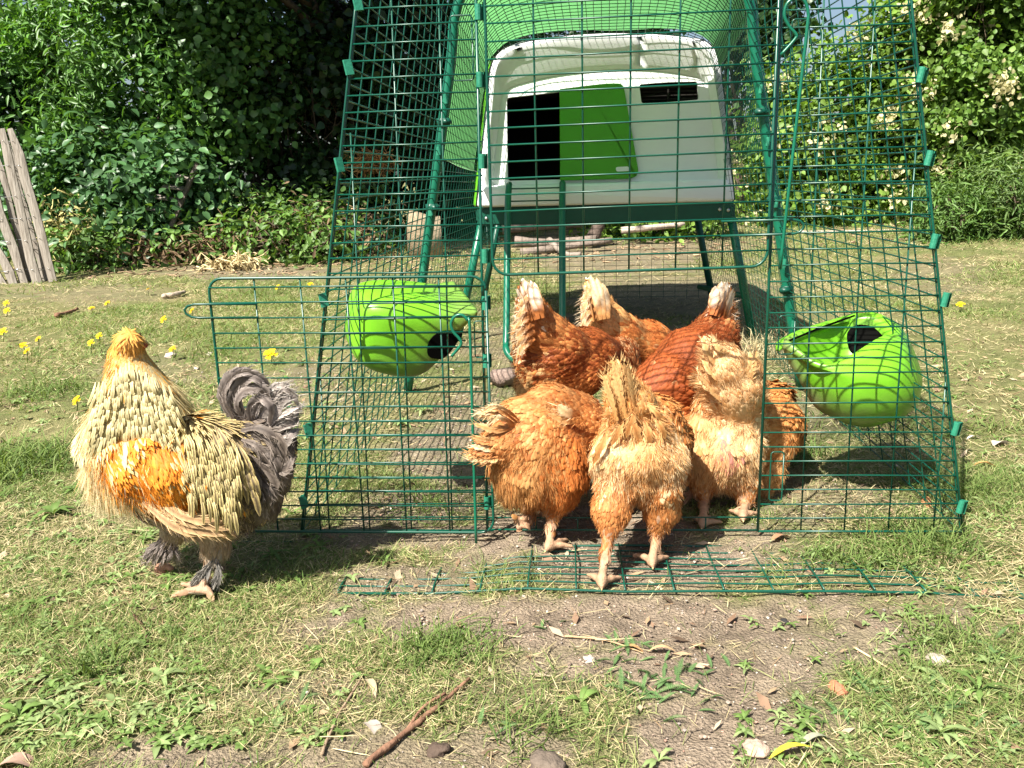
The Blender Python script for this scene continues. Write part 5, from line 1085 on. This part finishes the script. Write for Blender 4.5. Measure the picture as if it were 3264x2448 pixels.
# ------------------------------------------------------------------ hedge, trees and what lies in front of them
rng = np.random.default_rng(4242)
def leaves(mb, P, out, size, asp, c0, c1, up=.5, rnd=.6, outw=.6, gloss=0, fold=.12):
    n = len(P); N = nrm(out*outw+V3(0, 0, up)+rng.normal(size=(n, 3))*rnd); T = nrm(np.cross(N, rng.normal(size=(n, 3)))-V3(0, 0, .35)); T = nrm(T-N*np.sum(T*N, 1, keepdims=True)); B = np.cross(N, T)
    s = np.broadcast_to(size, (n,))*(.65+.7*rng.random(n)); L = s[:, None]; Wd = L*asp
    o = np.array([(0, 0), (-.36, .16), (-.5, .40), (-.34, .70), (0, 1.0), (.34, .70), (.5, .40), (.36, .16), (0, .42)])
    z = np.array([0, .05, .08, .02, -.16, .02, .08, .05, -.02])*fold*8
    V = P[:, None]+T[:, None]*(L[:, None]*o[None, :, 1:2])+B[:, None]*(Wd[:, None]*o[None, :, 0:1])+N[:, None]*(L[:, None]*z[None, :, None])
    u = rng.random((n, 1)); C = (np.array(c0)*(1-u)+np.array(c1)*u)*(.75+.5*rng.random((n, 1))); b = np.arange(n)[:, None, None]*9
    k = np.arange(8); tr = np.stack([k, (k+1) % 8, np.full(8, 8)], 1)
    mb.add(V.reshape(-1, 3), (b+tr[None]).reshape(-1, 3), np.repeat(C, 9, 0)); mb.lv = 9
def Xat(px, Y): return at(px, 700, Y)[0]
def plant(name, label, cat, c, rad, nl, size, asp, c0, c1, ncl=60, cs=.16, stems=6, trunk_r=.02, mat=None, group=None, fl=None, shell=.5, droop=0, base=None, vmin=.0, twigs=1, holes=.0, up=.5, hs=2.0):
    """a plant of leaf clumps carried on stems that rise from its foot"""
    nl = int(nl*1.65); size = size*.76; c = np.array(c, float); rad = np.array(rad, float); foot = np.array(base if base is not None else (c[0], c[1], 0.0), float); foot[2] = float(gz(foot[0], foot[1]))-.02
    t = thing(name, foot, label, cat, group); d = nrm(rng.normal(size=(ncl*3, 3))); q = d*(shell+(1-shell)*rng.random((ncl*3, 1)))**.7
    Cn = c+q*rad; hole = fbm(Cn[:, 0]*hs+7, Cn[:, 2]*hs, 61, 3); Cn = Cn[(Cn[:, 2] > vmin) & (hole > holes)][:ncl]; k = len(Cn)
    ci = rng.integers(0, k, nl); P = Cn[ci]+rng.normal(size=(nl, 3))*cs*np.array([1, 1, .8])*(.6+.8*rng.random((k, 1)))[ci]; P[:, 2] = np.maximum(P[:, 2], .02+.05*rng.random(nl))
    lightness = (.75+.5*rng.random((k, 1)))[ci]
    mb = MB(); leaves(mb, P, nrm((P-c)/rad), size, asp, c0, c1, up); mb.C[-1] = np.clip(mb.C[-1]*np.repeat(lightness, 9, 0), 0, 1); crown = mb.build('crown', mat or M_LEAF, t)
    if fl: 
        col, nf, fs = fl; m = rng.integers(0, k, max(8, nf//26)); fi = m[rng.integers(0, len(m), nf)]; cen = Cn[fi]; o = nrm((cen-c)/rad)*V3(1, 1, .6); o[:, 1] -= .55; P = cen+nrm(o)*cs*(1.5+1.0*rng.random((nf, 1)))+rng.normal(size=(nf, 3))*cs*.5
        mb = MB(); leaves(mb, P, nrm(o), fs, .8, np.array(col)*.85, np.array(col)*1.1, .3, .9); mb.build('blossom', M_PETAL, t)
    mb = MB()
    for s in range(stems):
        top_ = Cn[rng.integers(0, k)]; a = foot+V3(rng.normal()*.04*rad[0], rng.normal()*.04, .0); m1 = a+(top_-a)*.35+V3(rng.normal()*.08, rng.normal()*.08, .12*(top_[2]-a[2])); m2 = a+(top_-a)*.7+rng.normal(size=3)*.07
        S = smooth_path([a, m1, m2, top_], 5); tube(mb, S, np.linspace(trunk_r*(1 if s == 0 else .55+.3*rng.random()), .004, len(S)), 6, V3(.085, .065, .048)*(.7+.6*rng.random()))
        for _ in range(5*twigs):
            i = rng.integers(6, len(S)); e = Cn[rng.integers(0, k)]; e = S[i]+(e-S[i])*min(1, .5/np.linalg.norm(e-S[i]+1e-6)); tube(mb, [S[i], (S[i]+e)/2+rng.normal(size=3)*.03, e], [.006, .004, .002], 4, V3(.10, .075, .05)*(.7+.6*rng.random()))
    mb.build('trunk', M_BARK, t); return t
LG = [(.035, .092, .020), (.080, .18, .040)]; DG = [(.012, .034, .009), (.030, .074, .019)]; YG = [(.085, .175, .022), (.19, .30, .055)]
HL = 'shrubs making the dark hedge behind the lawn'; HRg = 'shrubs making the sunny hedge right of the run'
plant('ivy_shrub', 'ivy covered shrub behind the paling fence at the far left', 'shrub', (Xat(30, 8.2), 8.2, 1.15), (.75, .5, 1.15), 7000, .085, .85, *LG, ncl=70, group=HL, stems=5)
plant('willow_sapling', 'tall sapling with long narrow bright leaves, left of the dark trees', 'sapling', (Xat(420, 7.9), 7.9, 1.55), (.75, .55, 1.0), 8000, .115, .26, (.055, .14, .024), (.12, .25, .05), ncl=60, group=HL, stems=7, base=(Xat(420, 8), 8.0, 0), vmin=.5)
plant('broadleaf_shrub', 'low shrub with broad dull green leaves right of the paling fence', 'shrub', (Xat(330, 7.3), 7.3, .55), (.85, .45, .50), 5600, .100, .62, (.045, .115, .04), (.085, .18, .065), ncl=50, group=HL, stems=7)
plant('hazel_shrub', 'tall leafy shrub with round leaves hanging over the pallet', 'shrub', (Xat(730, 7.9), 8.0, 1.65), (.62, .45, .85), 5200, .088, .85, (.05, .13, .034), (.105, .215, .055), ncl=55, group=HL, stems=7, vmin=.75, base=(Xat(850, 8.3), 8.3, 0), twigs=2)
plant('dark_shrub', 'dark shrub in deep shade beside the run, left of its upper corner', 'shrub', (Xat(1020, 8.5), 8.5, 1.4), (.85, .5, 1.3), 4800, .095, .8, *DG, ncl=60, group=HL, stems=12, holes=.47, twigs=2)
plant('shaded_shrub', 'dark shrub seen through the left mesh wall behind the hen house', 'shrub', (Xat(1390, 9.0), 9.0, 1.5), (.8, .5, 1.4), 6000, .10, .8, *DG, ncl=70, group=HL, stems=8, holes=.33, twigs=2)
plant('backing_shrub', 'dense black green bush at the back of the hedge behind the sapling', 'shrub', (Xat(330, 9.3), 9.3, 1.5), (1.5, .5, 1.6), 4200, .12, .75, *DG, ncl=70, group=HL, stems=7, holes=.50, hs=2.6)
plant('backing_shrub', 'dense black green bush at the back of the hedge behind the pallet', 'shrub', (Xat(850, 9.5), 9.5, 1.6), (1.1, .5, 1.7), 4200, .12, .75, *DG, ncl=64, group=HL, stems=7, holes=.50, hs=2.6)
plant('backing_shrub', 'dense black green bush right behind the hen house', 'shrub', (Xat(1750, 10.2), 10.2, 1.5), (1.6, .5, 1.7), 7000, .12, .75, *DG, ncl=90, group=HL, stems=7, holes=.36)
plant('low_shrub', 'low green undergrowth at the foot of the dark hedge, centre left', 'shrub', (Xat(700, 7.6), 7.6, .28), (1.0, .35, .30), 1300, .075, .7, (.045, .11, .025), (.10, .19, .05), ncl=60, group=HL, stems=5, cs=.11)
plant('low_shrub', 'low green undergrowth left of the hen house under the mesh', 'shrub', (Xat(1080, 7.6), 7.7, .25), (.7, .3, .32), 1000, .075, .75, (.05, .12, .025), (.11, .20, .05), ncl=45, group=HL, stems=5, cs=.11)
plant('nettle_clump', 'bright green nettles behind the hen house legs', 'plant', (Xat(2100, 8.2), 8.2, .22), (.75, .3, .40), 2600, .08, .6, *YG, ncl=50, stems=8, cs=.12, mat=M_LEAFY)
for (px, Y, rx, h, lb) in ((480, 6.95, .45, .30, 'fresh green weeds in front of the brown stems under the pallet'), (840, 6.9, .40, .34, 'fresh green weeds between the hay pile and the run'), (250, 6.75, .35, .24, 'fresh green weeds close to the paling fence foot'), (1010, 6.9, .28, .36, 'fresh green weeds against the left mesh wall of the run')):
    plant('weed_clump', lb, 'weeds', (Xat(px, Y), Y, h*.55), (rx, .22, h*.7), 600, .075, .5, (.075, .16, .03), (.15, .25, .06), ncl=30, stems=8, cs=.10, mat=M_LEAFY)
# tree out of view, added so that its crown shades the dark hedge
plant('unseen_shade_tree', 'unseen dark leaved tree added overhead to shade the left hedge', 'tree', (Xat(880, 7.2), 7.0, 3.75), (1.9, 1.4, 1.3), 9000, .13, .7, *DG, ncl=190, cs=.24, stems=9, trunk_r=.14, base=(Xat(1450, 10.6), 10.6, 0), vmin=2.2, shell=.1)
plant('poplar_tree', 'dark leaved tree against blue sky between the hen house and sunny hedge', 'tree', (Xat(2370, 11.5), 11.5, 2.6), (.75, .6, 1.1), 2000, .13, .85, (.02, .05, .012), (.045, .10, .025), ncl=60, cs=.20, stems=6, trunk_r=.06, holes=.42, hs=1.6, shell=.2)
CR = (.70, .64, .36)
plant('flowering_creeper', 'sunlit creeper with cream flowers, nearest the right side of the hen house', 'creeper', (Xat(2620, 9.4), 9.4, .85), (.9, .5, 1.0), 9000, .078, .75, *YG, ncl=110, mat=M_LEAFY, group=HRg, fl=(CR, 650, .045), cs=.13, shell=.6)
plant('flowering_creeper', 'sunlit creeper with cream flowers, tallest, behind the right mesh wall', 'creeper', (Xat(2900, 9.2), 9.2, 1.25), (.66, .5, 1.3), 10000, .078, .75, *YG, ncl=110, mat=M_LEAFY, group=HRg, fl=(CR, 1100, .045), cs=.13, shell=.6)
plant('flowering_creeper', 'cream flowered creeper with dark gaps at the upper right corner', 'creeper', (Xat(3090, 8.6), 8.6, 1.5), (.62, .45, 1.5), 9000, .078, .75, (.07, .15, .022), (.16, .26, .05), ncl=95, mat=M_LEAFY, group=HRg, fl=(CR, 1000, .045), cs=.12, shell=.5, holes=.36, hs=2.4)
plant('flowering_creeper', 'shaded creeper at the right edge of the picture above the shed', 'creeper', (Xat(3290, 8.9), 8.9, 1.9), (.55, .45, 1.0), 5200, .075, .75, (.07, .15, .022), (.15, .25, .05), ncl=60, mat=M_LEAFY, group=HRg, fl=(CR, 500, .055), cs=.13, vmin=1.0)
plant('backing_shrub', 'dark bush behind the cream flowered creepers on the right', 'shrub', (Xat(3080, 10.3), 10.3, 1.1), (1.15, .4, 1.5), 6500, .12, .75, *DG, ncl=80, group=HRg, stems=6)
plant('willowherb', 'fine leaved upright weeds at the foot of the hedge, far right', 'plant', (Xat(3200, 7.4), 7.4, .32), (.5, .35, .36), 2600, .11, .16, (.075, .15, .03), (.17, .25, .08), ncl=50, mat=M_LEAFY, stems=10, cs=.12)
plant('willowherb', 'small clump of fine leaved weeds between the lawn and right mesh wall', 'plant', (Xat(3010, 7.2), 7.2, .22), (.26, .2, .26), 1100, .10, .18, (.075, .16, .03), (.15, .25, .07), ncl=16, mat=M_LEAFY, stems=6, cs=.09)
# low grey-green shed glimpsed at the right edge
shp = (Xat(3330, 11.5), 11.5, 0); sh = thing('shed', shp, 'pale grey green shed wall glimpsed through the hedge at the right edge', 'shed'); M_SHED = pmat('shed_paint', (.36, .44, .42), (.44, .52, .50), .6, .3, 5); M_ROOF = pmat('shed_roof', (.12, .11, .10), (.18, .17, .16), .8, .2, 6)
mb = MB(); box(mb, V3(shp[0]+.6, 11.9, .75), 2.0, .8, 1.5, None, (1, 1, 1), .01); mb.build('wall', M_SHED, sh, False)
mb = MB(); box(mb, V3(shp[0]+.6, 11.9, 1.53), 2.2, 1.0, .06, None, (1, 1, 1), .01); mb.build('roof', M_ROOF, sh, False)
# split pale fence
fb = gnd(100, 905); fen = thing('paling_fence', fb, 'leaning split wood paling fence bound with wire at the left edge', 'fence'); pales = [((7, 410), (121, 905)), ((36, 410), (172, 897)), ((-40, 560), (85, 906)), ((-70, 660), (46, 910)), ((-20, 470), (104, 905)), ((22, 450), (147, 903)), ((-95, 690), (8, 912)), ((-130, 720), (-30, 915))]; pw = []
for i, (a, b) in enumerate(pales):
    Yd = 6.02+(.07 if i in (4, 5) else 0)+(i % 3)*.012; B_ = gnd(*b); B_ = at(*b, Yd); B_[2] = max(-.02, min(B_[2], .02)); A_ = at(*a, Yd+.05); S = np.array([B_*(1-t)+A_*t+V3(rng.normal()*.006, 0, 0) for t in np.linspace(0, 1, 7)]); mb = MB()
    w = .034 if i not in (4, 5) else .026; ax = nrm(A_-B_); sx = nrm(np.cross(ax, V3(0, 1, 0))); sy = np.cross(sx, ax); secs = []
    for j, p in enumerate(S):
        ww = w*(.86+.18*rng.random())*(1 if j < 6 else .62); secs.append(np.array([p+sx*ww*x+sy*ww*.55*y for x, y in ((-1, -.55), (-.35, -1), (.45, -.9), (1, -.35), (.9, .6), (.1, 1), (-.8, .7))]))
    loft(mb, secs, True, True, True); mb.build('pale', M_WOOD, fen, False); pw.append((B_, A_))
order = sorted(range(len(pw)), key=lambda i: pw[i][0][0])
for z in (.10, .30, .45, .60, .80, .96):
    for off in (-.030, .030):
        pts = []
        for j, i in enumerate(order):
            B_, A_ = pw[i]
            if z < A_[2]: pts.append(B_+(A_-B_)*(z/A_[2])+V3(0, off*(1 if j % 2 else -1), .004*rng.normal()))
        if len(pts) > 1: mb = MB(); tube(mb, smooth_path(pts, 4), .0022, 5); mb.build('wire', M_STEEL, fen)
# pallet tipped up in the shrubs
pal_o = at(560, 600, 6.85); pt_ = thing('pallet', (pal_o[0], 6.85, 0), 'old wooden pallet tipped up among the shrubs with sunlit slats', 'pallet')
for (x0, y0, x1, y1) in ((520, 592, 592, 602), (485, 625, 575, 638), (455, 662, 555, 672), (545, 560, 600, 568)):
    a, b = at(x0, y0, 7.0), at(x1, y1, 7.06); mb = MB(); ax = nrm(b-a); sx = V3(0, .94, .34); sz = np.cross(ax, sx); box(mb, (a+b)/2, np.linalg.norm(b-a)*1.05, .07, .014, np.stack([ax, sx, sz]), (1, 1, 1), .003); mb.build('slat', M_WOOD, pt_, False)
mb = MB(); a, b = at(545, 725, 6.94), at(630, 520, 7.08); ax = nrm(b-a); sx = nrm(np.cross(ax, V3(0, 1, 0))); box(mb, (a+b)/2, np.linalg.norm(b-a), .035, .035, np.stack([ax, sx, np.cross(ax, sx)]), (.10, .085, .07), .004); mb.build('post', M_BARK, pt_, False)
# dead brush, chopped stems and a cut stump
def brush(label, name, c, rad, n, cols, cat, ln=.07, asp=.3, ns=120):
    c = np.array(c, float); t = thing(name, (c[0], c[1], 0), label, cat); d = rng.normal(size=(n, 3))*.5; P = c+d*np.array(rad); P[:, 2] = np.abs(P[:, 2]-0)*1.0+.01; mb = MB(); leaves(mb, P, nrm(d), ln, asp, *cols, up=.2, rnd=.9); mb.build('dead_leaves', M_DRY, t)
    mb = MB()
    for _ in range(ns):
        p = c+rng.normal(size=3)*.55*np.array(rad); p[2] = abs(p[2])+.01; a = rng.random()*6.28; e = rng.normal()*.3; l = .06+.16*rng.random(); tube(mb, [p, p+V3(math.cos(a)*math.cos(e), math.sin(a)*math.cos(e), math.sin(e))*l*.5+rng.normal(size=3)*.012, p+V3(math.cos(a)*math.cos(e), math.sin(a)*math.cos(e), math.sin(e))*l], [.006*rng.random()+.002, .004, .002], 5, np.array(cols[1])*(.8+.6*rng.random()))
    tag(mb.build('dead_stems', M_BARK, t), kind='stuff')
DB = [(.085, .055, .032), (.24, .165, .095)]
brush('heap of brown withered stems at the hedge foot, left', 'brush_heap', (Xat(420, 7.0), 6.95, .10), (.85, .28, .15), 1300, DB, 'brush heap'); brush('heap of brown withered stems at the hedge foot, centre left', 'brush_heap', (Xat(760, 7.0), 7.05, .12), (.75, .28, .17), 1300, DB, 'brush heap'); brush('withered brown brush against the left mesh wall of the run', 'brush_heap', (Xat(1020, 7.2), 7.2, .18), (.5, .25, .24), 800, DB, 'brush heap')
brush('small pile of pale yellow hay in front of the brush', 'hay_pile', (Xat(735, 6.4), 6.45, .05), (.20, .12, .06), 260, [(.40, .31, .15), (.58, .47, .26)], 'hay pile', .06, .25, 60); brush('orange brown bundle of dead conifer twigs hanging left of the run', 'dead_branch', (Xat(1200, 7.9), 7.9, .78), (.20, .12, .10), 420, [(.34, .17, .06), (.55, .32, .13)], 'branch', .09, .07, 40)
brush('dry yellow seed heads beside the paling fence', 'dry_weeds', (Xat(210, 6.8), 6.8, .22), (.24, .2, .32), 700, [(.26, .24, .09), (.44, .38, .16)], 'weeds', .05, .3, 60)
def log(label, pts, Y, r, col, name='log'):
    P = np.array([at(px, py, Y+dy) for px, py, dy in pts]); P[:, 2] = np.maximum(P[:, 2], r); S = smooth_path(P, 5); mb = MB(); tube(mb, S, r*np.linspace(1, .7, len(S))*(.9+.2*rng.random(len(S))), 9, col); tag(mb.build(name, M_BARK, loc=P[0]), label, 'log')
WL = (.20, .16, .13)
log('sun bleached branch lying flat under the hen house, lowest of the logs', [(1660, 815, 0), (1780, 790, .05), (1950, 765, .1)], 7.0, .035, WL); log('pale log above the lowest one behind the ladder', [(1640, 770, .1), (1760, 775, .1), (1900, 760, 0)], 7.3, .045, WL); log('forked bleached branch rising toward the hen house floor', [(1750, 765, 0), (1800, 820, -.2), (1850, 840, -.3)], 7.1, .028, (.24, .20, .165)); log('dark upright stump end between the bleached logs', [(1890, 760, 0), (1910, 715, .02), (1925, 690, .05)], 7.4, .06, (.10, .075, .06)); log('long pale log at the top of the wood pile', [(1600, 725, .2), (1720, 715, .2), (1860, 710, .2)], 7.7, .06, (.17, .135, .115)); log('thin grey log on the right of the wood pile', [(1980, 735, .1), (2080, 725, .1), (2180, 715, .2)], 7.5, .03, (.44, .36, .30)); log('weathered branch on the lawn behind the right mesh wall', [(2540, 745, 0), (2720, 765, .1), (2860, 770, .2)], 8.2, .03, (.42, .35, .29))
sp_ = at(1350, 695, 7.1); mb = MB(); tube(mb, [V3(sp_[0], sp_[1], 0), V3(sp_[0], sp_[1], .34), V3(sp_[0]+.005, sp_[1], .355)], [.15, .135, .128], 18, (.30, .235, .155)); tag(mb.build('cut_log', M_BARK, loc=(sp_[0], sp_[1], 0)), 'upright cut log with pale wood behind the left mesh wall', 'log')
# chopped brown stems strewn along the hedge foot
mb = MB()
for _ in range(1500):
    x = -3.2+rng.random()*8.2; y = 6.1+rng.random()*1.7+max(0, x)*.35
    if x > -.2 and rng.random() < .5: continue
    a = rng.random()*6.28; l = .03+.10*rng.random()**2; e = .12*rng.normal(); p = V3(x, y, float(gz(x, y))+.008); D = V3(math.cos(a), math.sin(a), e); tube(mb, [p, p+D*l], [.004+.006*rng.random()**3, .003], 4, V3(.30, .21, .13)*(.5+1.0*rng.random()))
tag(mb.build('chopped_stems', M_BARK), kind='stuff')
